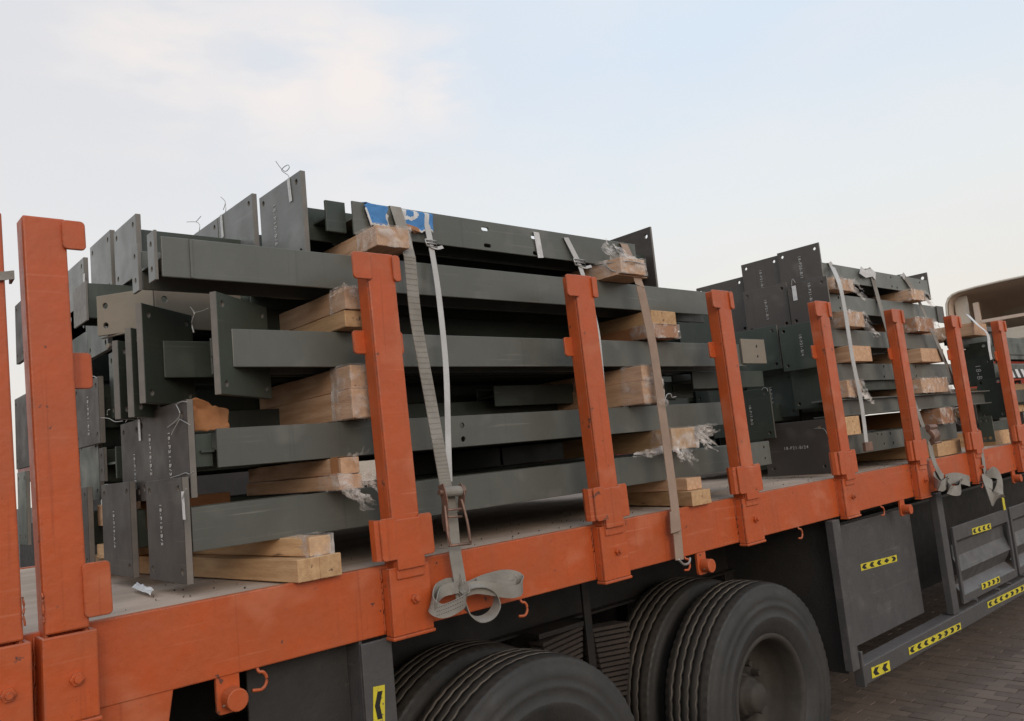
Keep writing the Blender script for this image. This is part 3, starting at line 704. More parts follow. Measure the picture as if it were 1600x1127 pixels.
# thin plates seen on edge
mg = member('narrow upright steel plate on edge, left of the rear skewed plate', .95, .8, .52)
_a = PY(179, 528, .6); _z = PY(184, 655, .6).z; skew(mg, _a.x, .6, _z, _a.z-.01, .16, math.radians(37), [GREYG, EDGE]); H(mg, 1.01, 3.9, .84, 1.0, .62, .745, GREYG)
mh = member('narrow upright steel plate on edge, touching the rear skewed plate', .9, .6, .52)
_a = PY(199, 508, .42); _z = PY(204, 652, .42).z; skew(mh, _a.x, .42, _z, _a.z-.01, .17, math.radians(37), [GREYG, EDGE]); H(mh, 1.0, 3.9, .62, .78, .52, .60, GREYG)
wireX(mh, [(158, 653), (170, 654), (180, 659), (192, 658)], .93); wireX(mh, [(168, 650), (168, 642), (172, 640)], .93); wireX(mh, [(192, 645), (200, 652), (196, 660)], .93); wireX(mh, [(214, 638), (222, 645), (221, 655)], .93)
# lower rows behind
p2 = member('stencilled end plate beam standing left of the bottom front one, near the paper scrap', .92, .85, .03)
H(p2, .93, 4.2, .70, .90, .128, .262, GREYG); xplate('end_plate', .914, .655, 1.0, .032, .365, p2, th=.022); stencil('18-P19-A/4', .902, .85, .2, p2, .024)
p3 = member('end plate beam just right of the second stake, resting low on the deck', .92, 1.3, .03)
H(p3, .93, 4.2, 1.28, 1.46, .128, .262, GREYG); xplate('end_plate', .914, 1.20, 1.56, .035, .365, p3, th=.022)
p5 = member('end plate beam with the white hanging tag between two stencilled plates', .95, .8, .29)
H(p5, .97, 3.9, .70, .88, .378, .502, GREYG); xplate('end_plate', .958, .662, .885, .292, .585, p5, th=.02); stencil('18-P17-B/2', .947, .73, .40, p5, .024)
p6 = member('short drilled tab end of a steel beam between the second stake and the stencilled plates', .9, 1.0, .37)
H(p6, .96, 3.9, 1.0, 1.18, .385, .51, GREYG); xplate('end_tab', .95, 1.10, 1.17, .38, .515, p6, th=.012, hl=[(1.135, .42, .01), (1.135, .48, .01)])
k = 0
for (y, z0) in ((1.85, .128), (1.5, .378), (1.95, .378), (1.7, .70), (2.05, .70), (1.3, .99), (1.6, .985), (2.0, .985), (1.0, .70)):
    q = member('grey steel beam deep inside the near stack, seen only between the front beams', 1.0, y, z0)
    H(q, 1.02, 3.95, y-.09, y+.09, z0, z0+.128, GREYG); xplate('end_plate', 1.0, y-.15, y+.15, z0-.07, z0+.2, q, [GREYG, EDGE], th=.02)
for (a_, b0, c0, yy) in ((128, 655, 600, 1.8), (128, 596, 530, 1.85), (128, 700, 662, 1.75)):
    q = member('grey steel beam deep inside the near stack, seen only between the front beams', 1.0, yy, .5)
    z0_, z1_ = PY(160, b0, yy).z, PY(160, c0, yy).z; H(q, PY(a_, b0, yy).x, 3.9, yy, yy+.16, z0_, z1_, GREYG)
q = member('grey steel beam lying in the lower gap of the near stack, behind the front row', 2.6, 1.3, .27)
H(q, PY(786, 722, 1.3).x, 4.1, 1.3, 1.5, .265, .378, GREYG)
q = member('short steel beam crossing the lower gap of the near stack behind the ratchet strap', 2.1, 1.3, .27)
H(q, PY(640, 728, 1.3).x, PY(785, 722, 1.3).x-.01, 1.3, 1.5, .265, .378, GREYG)
for (z0, z1) in ((.128, .262), (.378, .502), (.70, .826), (.986, 1.114)):
    for k in range(9):
        y = .362+k*.205
        q = member('grey steel beam deep inside the near stack, seen only between the front beams', 1.3, y, z0)
        H(q, 1.34+.02*(k % 3), 3.93-.015*(k % 2), y, y+.19, z0+.004, z1-.011, GREYG)
for (z0, z1) in ((.108, .236), (.365, .478), (.60, .717), (.833, .954), (1.07, 1.198), (1.29, 1.40)):
    for k in range(5):
        y = .362+k*.205; q = member('grey steel beam deep inside the middle stack, seen only between the front beams', 5.35, y, z0, GS2)
        H(q, 5.4, 6.9-.03*(k % 2), y, y+.19, z0+.004, z1-.013, GREYG)
# plates in the gap between the two leftmost stakes
q = member('dark end plate seen high in the gap between the two leftmost stakes', .9, 2.3, 1.0)
xplate('end_plate', .9, 2.2, 2.40, 1.04, 1.35, q, [GREYB, EDGE]); H(q, .92, 3.9, 2.22, 2.38, 1.1, 1.22, GREYG)
q = member('dark end plate seen low in the gap between the two leftmost stakes', .9, 2.3, .1)
xplate('end_plate', .9, 2.12, 2.47, .50, .865, q, [GREYB, EDGE]); xplate('end_plate', .89, 2.2, 2.40, .12, .48, q, [GREYG, EDGE]); H(q, .92, 3.9, 2.2, 2.38, .55, .68, GREYG)
# right-hand tails of the near stack
q = member('small drilled steel end beside the fourth stake, in shade under the second beam', 3.9, .5, .55)
for (a, b_, c, d_, yy) in ((1078, 560, 1100, 585, .5), (1082, 582, 1118, 604, .38)):
    u = PY(a, d_, yy); v = PY(c, b_, yy); obj('drilled_tab', plate_mesh(rect(u.x, v.x, u.z, v.z), [((u.x+v.x)/2, (u.z+v.z)/2, .008)], .01, M_y(yy), [GREYG]), q)
H(q, 2.5, PY(1078, 575, .5).x, .5, .64, .56, .66, GREYG)
q = member('short steel beam with a plate end behind the fourth stake, at mid height', 4.1, .35, .50)
u = PY(1084, 608, .35); v = PY(1150, 580, .35); H(q, u.x, v.x+.3, .35, .5, u.z, v.z, GREYG)

# ------------------------------------------------------------------ middle stack
def row(label, zt, zb, xr, x0=5.15, y=.15, mt=GREY, hl=(), kind='H'):
    q = member(label, x0, y, zb, GS2)
    if kind == 'H': H(q, x0, xr, y, y+.19, zb, zt, mt, fholes=hl)
    else: I(q, x0, xr, y-.05, y+.10, zb, zt, mt)
    return q
def hp(pp): 
    o = []
    for a, b_ in pp: p = PY(a, b_, .15); o.append((p.x, p.z, .010))
    return o
r1 = row('topmost front steel beam of the middle stack, big lettered plate rising at its left end', 1.41, 1.29, 6.98, hl=hp([(1392, 434), (1394, 448), (1402, 450), (1437, 442)]))
xplate('end_plate', 5.155, .122, .43, 1.20, 1.535, r1, [GREYM, EDGE], th=.014); stencil('18-P20-B/1', 5.147, .27, 1.40, r1, .028)
xplate('end_plate', 7.0, .15, .43, 1.25, 1.48, r1, [GREYM, EDGE], th=.014, hl=[(.19, 1.44, .014)])
r2 = row('second beam from the top of the middle stack, lettered plate at its left end', 1.198, 1.07, 7.2, hl=hp([(1310, 465), (1313, 482), (1370, 472)]))
xplate('end_plate', 5.10, .075, .36, 1.0, 1.29, r2, [GREYM, EDGE], th=.014); stencil('18-P21-B/1', 5.092, .20, 1.20, r2, .026)
part('end_strip', MB().box(7.06, 7.2, .14, .148, 1.06, 1.20), GREYM, r2)
r3 = row('third steel beam from the top of the middle stack', .954, .833, 7.0)
r4 = row('fourth steel beam from the top of the middle stack, pairs of holes in its face', .717, .60, 7.44, hl=hp([(1381, 573), (1382, 589), (1431, 573), (1432, 588)]))
xplate('end_plate', 5.02, .10, .42, .70, 1.005, r4, [GREYG, EDGE], th=.014); stencil('18-P21-B/4', 5.012, .27, .86, r4, .026)
r5 = row('I-shaped steel beam with ledge flanges, second from the bottom of the middle stack', .478, .365, 7.85, kind='I', x0=5.0)
part('end_tab', MB().box(4.93, 5.0, .10, .11, .40, .50), GREYG, r5); part('end_tab', MB().box(4.95, 5.05, .10, .11, .29, .36), GREYG, r5)
r6 = row('bottom front steel beam of the middle stack, pairs of holes in its face', .236, .108, 7.1, hl=hp([(1372, 679), (1378, 679), (1382, 694), (1391, 677), (1396, 692)]))
xplate('end_plate', 4.95, .14, .60, .012, .36, r6, [GREYM, EDGE], th=.014, inset=.05); stencil('18-P21-B/24', 4.942, .37, .19, r6, .028, True)
wireX(r6, [(1272, 670), (1280, 669), (1288, 671), (1294, 681)], 4.93)
def back(label, X, y0, y1, z0, z1, body=None, xr=7.0, mt=None, sz=.026):
    q = member(label, X, (y0+y1)/2, z0, GS2); xplate('end_plate', X, y0, y1, z0, z1, q, mt or [GREYM, EDGE], th=.014)
    zm = (z0+z1)/2; H(q, X+.01, xr, y0+.08, y1-.08, zm-.06, zm+.06, GREYG)
    if body: stencil(body, X-.008, (y0+y1)/2, zm, q, sz)
    return q
back('lettered end plate beam left of the tallest plate on the middle stack', 5.17, .435, .73, 1.24, 1.525, '18-P21-B/1')
b3 = back('lettered end plate beam of the middle stack with a paper tag on its right edge', 5.12, .375, .715, 1.0, 1.315, '18-P21-B/1')
tagX(b3, 1240, 447, .03, .10, 5.09, 0); wireX(b3, [(1237, 447), (1238, 436), (1243, 442)], 5.09, .002)
b1_ = back('beam with a tall unlettered end plate just above and right of the fourth stake', 5.2, .748, 1.157, 1.035, 1.447, None, 6.8)
tagX(b1_, 1168, 466, .035, .085, 5.18, 0)
back('end plate beam at middle height beside the drilled beige tab', 5.05, .45, .88, .73, 1.03, '18-P20-A/3', mt=[GREYG, EDGE])
b7 = back('end plate beam low beside the fourth stake, vertical lettering on a dark plate', 4.9, .478, .80, .268, .604, '18-P17-B/2', mt=[GREYG, EDGE], sz=.024)
wireX(b7, [(1190, 610), (1193, 606), (1198, 607), (1200, 612)], 4.88, .002)
b9 = back('dark end plate beam between two lettered plates of the middle stack', 5.15, .43, .80, .40, .70, '18-P19-B/7', mt=[GREYG, EDGE])
back('dark plain end plate beam behind the fifth stake at middle height', 5.10, .12, .42, .44, .745, None, mt=[GREYG, EDGE])
for (y, z0) in ((.9, .11), (1.3, .11), (1.8, .11), (1.0, .36), (1.5, .36), (2.0, .36), (1.0, .6), (1.5, .6), (2., .6), (1.1, .84), (1.6, .84), (2., .84), (1.2, 1.08), (1.7, 1.08)):
    q = member('grey steel beam deep inside the middle stack, seen only between the front beams', 5.2, y, z0, GS2)
    H(q, 5.2, 7.1, y-.09, y+.09, z0, z0+.12, GREYG); part('end_plate', MB().box(5.18, 5.2, y-.15, y+.15, z0-.06, z0+.18), GREYG, q)
for i, (z0, z1, xa, xb) in enumerate(((.236, .365, 5.4, 7.3), (.478, .6, 5.3, 7.4), (.717, .833, 5.3, 7.1), (.954, 1.07, 5.3, 7.0), (1.198, 1.29, 5.35, 6.8), (.115, .236, 5.0, 7.1))):
    q = member('grey steel beam deep inside the middle stack, seen only between the front beams', xa, 1.45, z0, GS2); H(q, xa, xb, 1.25, 1.55, z0, z1, GREYG)
q = member('dark steel plate end in the shade behind the lettered plates of the middle stack', 5.3, .8, .6, GS2); xplate('end_plate', 5.3, .3, 1.35, .58, .80, q, [GREYG, EDGE]); H(q, 5.31, 7.0, .9, 1.1, .6, .72, GREYG)
# ------------------------------------------------------------------ third stack
GS3 = 'steel members of the farthest stack'
def far(label, a, b_, c, d_, X, body=None, x1=10.6, mt=None):
    """end plate on plane X between image corners (a,b_) upper left and (c,d_) lower right"""
    p = PX(a, b_, X); q_ = PX(c, d_, X); q = member(label, X, q_.y, q_.z, GS3)
    y0, y1 = sorted((p.y, q_.y)); z0, z1 = sorted((p.z, q_.z))
    xplate('end_plate', X, y0, y1, z0, z1, q, mt or [GREYG, EDGE], th=.014, hr=.014)
    zm = (z0+z1)/2; H(q, X+.01, x1, y0+.05, max(y1-.05, y0+.12), zm-.06, zm+.06, GREYG)
    if body: stencil(body, X-.008, (y0+y1)/2, zm, q, .06)
    return q
far('grey lettered end plate in the farthest stack, its lower half behind another plate', 1548, 520, 1580, 570, 8.6, None, mt=[GREYM, EDGE])
far('greenish end plate low in the farthest stack, between the seventh and eighth stakes', 1548, 600, 1585, 650, 8.3)
far('upper end plate of the farthest stack, right of the seventh stake', 1502, 564, 1558, 600, 8.02, '18-B', mt=[GREYG, EDGE])
far('large middle end plate of the farthest stack, behind the far strap', 1525, 594, 1576, 652, 8.0)
far('low end plate of the farthest stack, just above the timber', 1528, 652, 1556, 690, 7.9)
far('tall narrow dark plate standing at the near left of the farthest stack', 1487, 497, 1506, 566, 7.75)
far('broad dark plate near the top of the farthest stack', 1500, 540, 1548, 566, 8.1)
far('short grey end plate just right of the eighth stake, under the striped sheeting', 1577, 596, 1602, 634, 8.9, mt=[GREYM, EDGE])
far('low grey end plate right of the eighth stake, close above the deck', 1580, 640, 1604, 676, 8.8, mt=[GREYM, EDGE])
far('dark grey end plate in the shade left of the seventh stake, at the foot of the farthest stack', 1496, 622, 1530, 668, 7.95, mt=[GREYM, EDGE])
for k, (pa, pb) in enumerate(((505, 520), (512, 526))):
    q = member('thin bent steel strip on top of the farthest stack, near the cab fairing', 8.2, .3, .9, GS3)
    u = PY(1512+k*14, pa, .3); v = PY(1556, pb, .3); part('bent_strip', MB().box(u.x, v.x, .28+k*.05, .32+k*.05, v.z, v.z+.05), [FRAME], q, .004)
q = member('steel beam in the upper part of the farthest stack, next to the cab', 8.3, .3, .7, GS3)
u = PY(1503, 539, .3); v = PY(1544, 518, .3); H(q, u.x, v.x, .3, .45, v.z-.13, v.z, GREYG)
for i, (y, z0) in enumerate(((.2, .12), (.2, .36), (.2, .6), (.7, .12), (.7, .36), (1.2, .2), (1.2, .45), (1.7, .2), (1.8, .45), (.9, .62))):
    q = member('dark steel beam at the far end of the load, towards the cab', 8.6, y, z0, GS3)
    H(q, 8.3, 10.8, y, y+.18, z0, z0+.13, GREY if y < .3 else GREYG)

# ------------------------------------------------------------------ timber
def film_shell(parent, x0, x1, y0, y1, z0, z1, amp=.008, seed=0):
    n = 9; vs = []; fs = []
    mb = MB()
    def grid(o, u, v, nu, nv):
        base = len(mb.v)
        for i in range(nu+1):
            for j in range(nv+1):
                p = o+u*(i/nu)+v*(j/nv)
                p = p+noise.noise_vector(p*28+Vector((seed, 0, 0)))*amp*.9+noise.noise_vector(p*80+Vector((seed, 0, 0)))*amp*.25
                mb.v.append(tuple(p))
        for i in range(nu):
            for j in range(nv): mb.f.append(tuple(base+k_ for k_ in (i*(nv+1)+j, (i+1)*(nv+1)+j, (i+1)*(nv+1)+j+1, i*(nv+1)+j+1))); mb.mi.append(0)
    X = Vector((x1-x0, 0, 0)); Y = Vector((0, y1-y0, 0)); Z = Vector((0, 0, z1-z0)); o = Vector((x0, y0, z0))
    grid(o, X, Z, 16, 14); grid(o, Y, Z, 14, 12); grid(o+Z, X, Y, 12, 14); grid(o+X, Y, Z, 14, 12)
    return part('plastic_wrap', mb, FILM, parent, smooth=True)
def film_tails(parent, pts, seed=0, w=.018):
    """loose flaps and shreds of crumpled stretch film: each entry runs from where it is held to its free end"""
    rnd = random.Random(seed)
    mb = MB()
    for a, b_ in pts:
        for rep in range(2):
            A = Vector(a)+Vector((rnd.uniform(-.008, .008), rnd.uniform(-.008, .008), rnd.uniform(-.008, .008)))
            B = Vector(b_)+Vector((rnd.uniform(-.018, .018), rnd.uniform(-.018, .018), rnd.uniform(-.018, .018)))
            d = (B-A).normalized(); sd_ = d.cross(Vector((rnd.uniform(-.3, .3), 1, rnd.uniform(-.3, .3)))).normalized()
            n, mm = 14, 5; ww = w*rnd.uniform(.7, 1.5); sg = rnd.uniform(0, 50); base = len(mb.v)
            for i in range(n+1):
                t_ = i/n; taper = (1-.8*t_**1.5)*(.55+.9*abs(noise.noise(Vector((t_*7, sg, 0)))))
                for j in range(mm+1):
                    u = j/mm-.5; p = A.lerp(B, t_)+sd_*u*ww*taper
                    p += noise.noise_vector(Vector((t_*3, sg, 0)))*.022*min(t_*2, 1)+noise.noise_vector(p*60+Vector((sg, 0, 0)))*.007
                    mb.v.append(tuple(p))
            for i in range(n):
                for j in range(mm): mb.f.append(tuple(base+k_ for k_ in (i*(mm+1)+j, (i+1)*(mm+1)+j, (i+1)*(mm+1)+j+1, i*(mm+1)+j+1))); mb.mi.append(0)
    return part('plastic_shreds', mb, FILM, parent, smooth=True)
TG = 'timber battens packed across the load'
def timber(label, px0, px1, pt, pb, y, mt=WOOD, ln=.75, rz=0, group=TG, zr=None):
    cx, cy = (px0+px1)/2, (pt+pb)/2
    a = PY(px0, cy, y).x; b_ = PY(px1, cy, y).x; z1 = PY(cx, pt, y).z; z0 = PY(cx, pb, y).z
    if zr: z0, z1 = zr
    q = thing('timber_batten', label, 'timber', ((a+b_)/2, y, z0), group)
    mb = MB(); n = 10
    for i in range(n+1):
        yy = y+ln*i/n; dx = .004*noise.noise(Vector((yy*3, a*5, z0*9))); k_ = math.tan(rz)*(yy-y)
        for x_, z_ in ((a, z0), (b_, z0), (b_, z1), (a, z1)): mb.v.append((x_+dx+k_, yy, z_+(.003*noise.noise(Vector((yy*4, x_*9, z_*9))) if z_ == z1 else 0)))
    for i in range(n):
        for j in range(4): mb.f.append((i*4+j, i*4+(j+1) % 4, (i+1)*4+(j+1) % 4, (i+1)*4+j)); mb.mi.append(0)
    mb.f += [(0, 3, 2, 1), (n*4, n*4+1, n*4+2, n*4+3)]; mb.mi += [0, 0]
    me = mb.mesh('batten', mt); fix(me); obj('batten', me, q, .003); q['_'] = 0; del q['_']
    q_ = (a, b_, z0, z1)
    return q, q_
def wrapped(label, *a, seed=1, depth=.13, amp=.007, **k):
    q, (x0, x1, z0, z1) = timber(label, *a, **k); y = a[4]
    film_shell(q, x0-.006, x1+.006, y-.008, y+depth, z0-.004, z1+.005, amp, seed); return q, (x0, x1, z0, z1)
def band(q, r, y, mt=WHITE, w=.016):
    x0, x1, z0, z1 = r; mb = MB(); e = .003
    mb.ribbon([(x0-e, y, z0-e), (x0-e, y, z1+e), (x1+e, y, z1+e), (x1+e, y, z0-e)], (0, 1, 0), w, .001); part('packing_tape', mb, mt, q)
# left column of the near stack
wrapped('battened block taped on top of the second visible stake, cardboard skin torn', 590, 640, 362, 402, .0, seed=2, amp=.004, ln=1.6, zr=(1.122, 1.198))
q, r = wrapped('batten with a frizzy ring of film round its end, under the topmost long beam', 540, 578, 452, 488, .06, seed=3, amp=.012, depth=.10, zr=(.895, .975))
film_tails(q, [((r[0], .05, r[3]), (r[0]-.06, .05, r[3]-.05)), ((r[0], .08, r[3]), (r[0]-.05, .10, r[2]))], 5)
timber('pale cut batten under the film wrapped one, on the third beam from the bottom', 540, 580, 484, 518, .07, WOODP, zr=(.832, .893))
q, r = wrapped('wrapped upper batten in the middle gap of the near stack, left of the ratchet strap', 548, 592, 575, 608, .07, seed=4, amp=.006, zr=(.612, .695))
q, r = wrapped('wrapped lower batten in the middle gap of the near stack, left of the ratchet strap', 550, 594, 608, 655, .06, seed=5, amp=.007, zr=(.508, .610))
q, r = timber('batten in the lower gap of the near stack, brown tape around its end', 533, 562, 718, 745, .06, WOOD, zr=(.318, .375)); band(q, r, .10, CARD, .05)
film_tails(q, [((r[1]-.03, .05, r[3]), (r[1], .03, r[3]+.035)), ((r[1]-.02, .05, r[3]), (r[1]-.02, .04, r[2])), ((r[1]-.04, .05, r[3]), (r[1]-.05, .03, r[3]+.01))], 8, .02)
q, r = wrapped('batten with ragged film hanging below it, in the lower gap left of the ratchet strap', 530, 566, 746, 768, .05, seed=6, zr=(.266, .316))
film_tails(q, [((r[0]+.02, .04, r[2]+.02), (r[1]-.0, .03, r[2]-.07)), ((r[0]+.04, .03, r[2]), (r[1]+.02, .02, r[2]-.06)), ((r[1], .04, r[3]-.01), (r[1]+.16, .05, r[2]-.01)), ((r[1], .04, r[3]), (r[1]+.10, .05, r[2]+.01)), ((r[1]-.02, .04, r[3]-.02), (r[1]+.07, .02, r[2]-.02)), ((r[0], .05, r[2]+.01), (r[1], .03, r[2]-.04))], 9, .03)
q, r = wrapped('upper batten of the pile on the deck near the paper scrap, film over its end', 484, 518, 836, 870, -.02, WOODP, seed=7, amp=.004, zr=(.072, .132), rz=-.10, ln=1.6)
timber('lower left batten lying on the deck under the film covered batten', 465, 500, 872, 908, -.03, WOODP, rz=-.10, zr=(0, .070), ln=1.6)
timber('lower right batten lying on the deck next to its twin, nearest the second visible stake', 500.6, 535, 866, 905, -.03, WOODP, rz=-.10, zr=(0, .071), ln=1.6)
# right column of the near stack
q, r = wrapped('rounded batten bound with string on top of the near stack, above the tan strap', 970, 1008, 402, 438, .0, seed=11, amp=.006, depth=.2, zr=(1.125, 1.20))
film_tails(q, [((r[0]+.03, .06, r[3]+.03), (r[0]+.02, .1, r[3]+.10)), ((r[1], .05, r[3]), (r[1]-.02, .15, r[3]+.09)), ((r[0]+.06, .05, r[3]), (r[0]+.02, .12, r[3]+.10)), ((r[1]-.03, .05, r[3]), (r[1]-.06, .14, r[3]+.11))], 12, .07)
wire(q, [(r[0]-.004, .20, r[3]+.004), (r[0]-.005, .1, r[3]-.01), (r[0]+.03, -.01, r[3]-.02), (r[1]+.004, .0, r[3]-.02)], .003, 'string'); wire(q, [(r[0]-.004, .10, r[3]+.004), (r[0]-.004, .05, r[2]+.02), (r[0]+.02, -.01, r[2])], .003, 'string')
timber('flat batten slab directly on the topmost long beam, under the string bound one', 965, 1012, 430, 447, .02, WOOD, zr=(1.118, 1.124))
q, r = timber('square batten under the topmost long beam beside the tan strap', 1018, 1056, 484, 508, .08, WOODP, zr=(.905, .975))
q, r = wrapped('cardboard wrapped batten under the square one, right of the tan strap', 1018, 1060, 507, 532, .08, CARD, seed=13, amp=.003, zr=(.838, .903))
q, r = wrapped('film wrapped batten on top in the middle gap beside the tan strap', 1003, 1030, 571, 598, .04, WOOD, seed=14, amp=.006, zr=(.618, .690))
q, r = wrapped('film wrapped batten with a rolled tail of film, middle gap beside the tan strap', 1005, 1036, 597, 634, .04, seed=15, amp=.006, zr=(.508, .616))
mb = MB(); p = PY(1028, 630, -.01); mb.tube([p, p+Vector((.03, -.01, 0)), p+Vector((.05, -.01, .0))], [.012, .022, .018], 12); part('film_roll', mb, FILM, q, smooth=True)
wire(q, [PY(1038, 628, 0), PY(1042, 617, 0), PY(1048, 616, 0), PY(1050, 621, 0), PY(1056, 620, 0)], .003, 'film_string')
q, r = wrapped('batten with a bush of torn film spilling from its end, right of the tan strap', 1050, 1088, 671, 708, .04, WOODP, seed=16, amp=.008, zr=(.275, .376))
L3 = []
rn = random.Random(4)
for k in range(16):
    a = (r[1]-rn.random()*.04, .03+rn.random()*.05, r[3]-rn.random()*.06); an = rn.uniform(-.9, .5); ln = rn.uniform(.07, .17)
    L3.append((a, (a[0]+ln*math.cos(an), a[1]-.04, a[2]+ln*math.sin(an)-.01)))
for k in range(5): L3.append(((r[0]+.04*k/2, .03, r[2]+.01), (r[0]+.04*k/2+.03, .0, r[2]-.05-.02*rn.random())))
for k in range(4): L3.append(((r[0], .06, r[2]+.01), (r[0]-.10-.05*k, .08, r[2]-.005*k)))
film_tails(q, L3, 21, .034)
timber('upper batten of the bottom pair near the tan strap', 1074, 1097, 744, 769, .02, WOOD, zr=(.072, .13), rz=.06)
timber('lower batten on the deck crossed by the tan strap', 1082, 1112, 769, 797, -.03, WOODP, zr=(0, .070), rz=.25)
# middle stack, first column
def col(lbl, items):
    for i, (px0, px1, pt, pb, zr, mt, wr) in enumerate(items):
        l = lbl % ['topmost', 'second', 'third', 'fourth', 'fifth', 'bottom'][i]
        if wr:
            q, r = wrapped(l, px0, px1, pt, pb, .07, mt, seed=30+i, amp=.010, zr=zr, ln=(.28 if 'left' in lbl else .8), group='timber battens of the middle stack')
            film_tails(q, [((r[1], .06, r[2]+.03), (r[1]+.10, .04, r[2]-.05)), ((r[1]-.03, .06, r[2]+.02), (r[1]+.06, .03, r[2]-.06)), ((r[1], .06, r[3]), (r[1]+.05, .04, r[2]))], 40+i, .05)
        else: timber(l, px0, px1, pt, pb, .07, mt, zr=zr, ln=(.28 if 'left' in lbl else .8), group='timber battens of the middle stack')
col('%s batten in the left timber column of the middle stack', [(1302, 1334, 435, 462, (1.205, 1.285), WOOD, 1), (1322, 1350, 488, 514, (.96, 1.065), WOOD, 1), (1330, 1362, 541, 567, (.722, .828), WOOD, 0), (1325, 1346, 592, 622, (.485, .595), WOOD, 1), (1322, 1344, 650, 678, (.24, .36), WOODP, 0)])
col('%s batten in the right timber column of the middle stack', [(1425, 1445, 453, 476, (1.205, 1.285), WOOD, 1), (1432, 1460, 500, 524, (.96, 1.065), CARD, 1), (1440, 1475, 545, 568, (.722, .828), WOOD, 0), (1440, 1482, 592, 614, (.485, .595), WOOD, 1), (1470, 1492, 640, 662, (.24, .36), CARD, 1), (1465, 1502, 686, 716, (0, .105), WOODP, 0)])
for i, (a, b_, c, d_, lb) in enumerate([(1520, 1542, 505, 524, 'batten on the upper plates of the farthest stack'), (1555, 1578, 672, 697, 'pale batten on the deck under the farthest stack'), (1578, 1610, 600, 616, 'batten showing right of the eighth stake'), (1580, 1600, 628, 644, 'short batten end low beside the eighth stake')]):
    timber(lb, a, b_, c, d_, .15, WOODP if i else WOOD, group='timber battens of the farthest stack')
# hidden pads inside
for x in (1.5, 3.6):
    for i, z0 in enumerate((.27, .51, .84)):
        pass
# pieces seen among the left end plates
for (a, b_, c, d_, X, mt, lb) in ((153, 172, 788, 822, .95, WOOD, 'orange-brown batten end glimpsed between the low stencilled plates and the second stake'), (152, 173, 852, 872, .93, WOODP, 'pale batten end on the deck beside the second stake'), (221, 232, 782, 828, .97, CARD, 'upright brown batten between two low stencilled plates')):
    p = PX(a, d_, X); r = PX(b_, c, X); q = thing('timber_block', lb, 'timber', (X, p.y, p.z)); part('block', MB().box(X, X+.3, r.y, p.y, p.z, r.z), mt, q, .003)
# crumpled cardboard inside the gap right of the tied end plate
q = thing('cardboard_sheet', 'crumpled brown cardboard stuffed in the gap above the second beam, right of the tied plate', 'cardboard', (1.03, .3, .5))
mb = MB(); nu, nv = 26, 16; base = 0
top = [(292, 628), (305, 622), (318, 628), (328, 638), (338, 642), (350, 640), (355, 655)]
for i in range(nu+1):
    t_ = i/nu*(len(top)-1); k = min(int(t_), len(top)-2); u = t_-k
    tx = top[k][0]*(1-u)+top[k+1][0]*u; ty = top[k][1]*(1-u)+top[k+1][1]*u
    for j in range(nv+1):
        w = j/nv; p = PY(tx, ty+(674-ty)*w, .26); p += noise.noise_vector(p*13)*.03+noise.noise_vector(p*40)*.006
        mb.v.append(tuple(p))
for i in range(nu):
    for j in range(nv): mb.f.append((i*(nv+1)+j, (i+1)*(nv+1)+j, (i+1)*(nv+1)+j+1, i*(nv+1)+j+1)); mb.mi.append(0)
o = part('sheet', mb, CARD, q, smooth=True); sm = o.modifiers.new('t', 'SOLIDIFY'); sm.thickness = .003
# printed sacking on the top beam
q = thing('printed_sacking', 'torn blue and white printed sacking folded over the topmost beam', 'sacking', (1.75, .14, 1.33))
mb = MB(); nu, nv = 64, 20; idx = {}
for i in range(nu+1):
    for j in range(nv+1):
        px = 571+(676-571)*i/nu; ytop = 317+(336-317)*i/nu; hgt = 36+5*noise.noise(Vector((i*.33, 2, 0)))-6*(i/nu)+(8 if 20 < i < 36 else 0)
        if i < 6: hgt *= (.25+i*.13)
        p = PY(px+2.5*math.sin(j*.5)*(1-i/nu), ytop-1+hgt*j/nv, .137); p += Vector((0, -.006*abs(noise.noise(p*22)), 0))
        if j == 0: p = Vector((p.x, .17, 1.338))
        mb.v.append(tuple(p))
for i in range(nu):
    for j in range(nv):
        mb.f.append((i*(nv+1)+j, (i+1)*(nv+1)+j, (i+1)*(nv+1)+j+1, i*(nv+1)+j+1))
        u, v = i/nu, j/nv; mi = 0
        if .30 < u < .47: mi = 2
        if .30 < u < .34 and v > .3: mi = 1
        dx, dy = (u-.64)*2.6, (v-.15)
        rad = math.hypot(dx, dy)
        if u > .5 and rad < .34: mi = 0 if rad < .16 else 1
        if u > .86: mi = 1 if (u < .93) else 0
        if v > .86: mi = 1
        mb.mi.append(mi)
o = part('sheet', mb, [BLUE, WHITE, GREY], q, smooth=True); sm = o.modifiers.new('t', 'SOLIDIFY'); sm.thickness = .002
mb = MB(); ps = [PY(630, 352, .12), PY(645, 356, .10), PY(655, 360, .12), PY(645, 362, .13)]; mb.ribbon(ps, (0, .4, 1), .02, .002); part('torn_flap', mb, CARD, q)
# paper scrap on the deck
q = thing('paper_scrap', 'crumpled silvery paper scrap lying on the deck in front of the lowest plates', 'paper scrap', PZ(222, 922, .0))
p0 = [PZ(206, 918, .012), PZ(214, 910, .02), PZ(240, 921, .018), PZ(235, 929, .008)]; mb = MB(); n = 8
for i in range(n+1):
    for j in range(n+1):
        a = p0[0].lerp(p0[1], j/n); b_ = p0[3].lerp(p0[2], j/n); p = a.lerp(b_, i/n); p.z += .006*noise.noise(Vector((i*.7, j*.7, 5))); mb.v.append(tuple(p))
for i in range(n):
    for j in range(n): mb.f.append((i*(n+1)+j, (i+1)*(n+1)+j, (i+1)*(n+1)+j+1, i*(n+1)+j+1)); mb.mi.append(0)
o = part('scrap', mb, WHITE, q, smooth=True); sm = o.modifiers.new('t', 'SOLIDIFY'); sm.thickness = .001
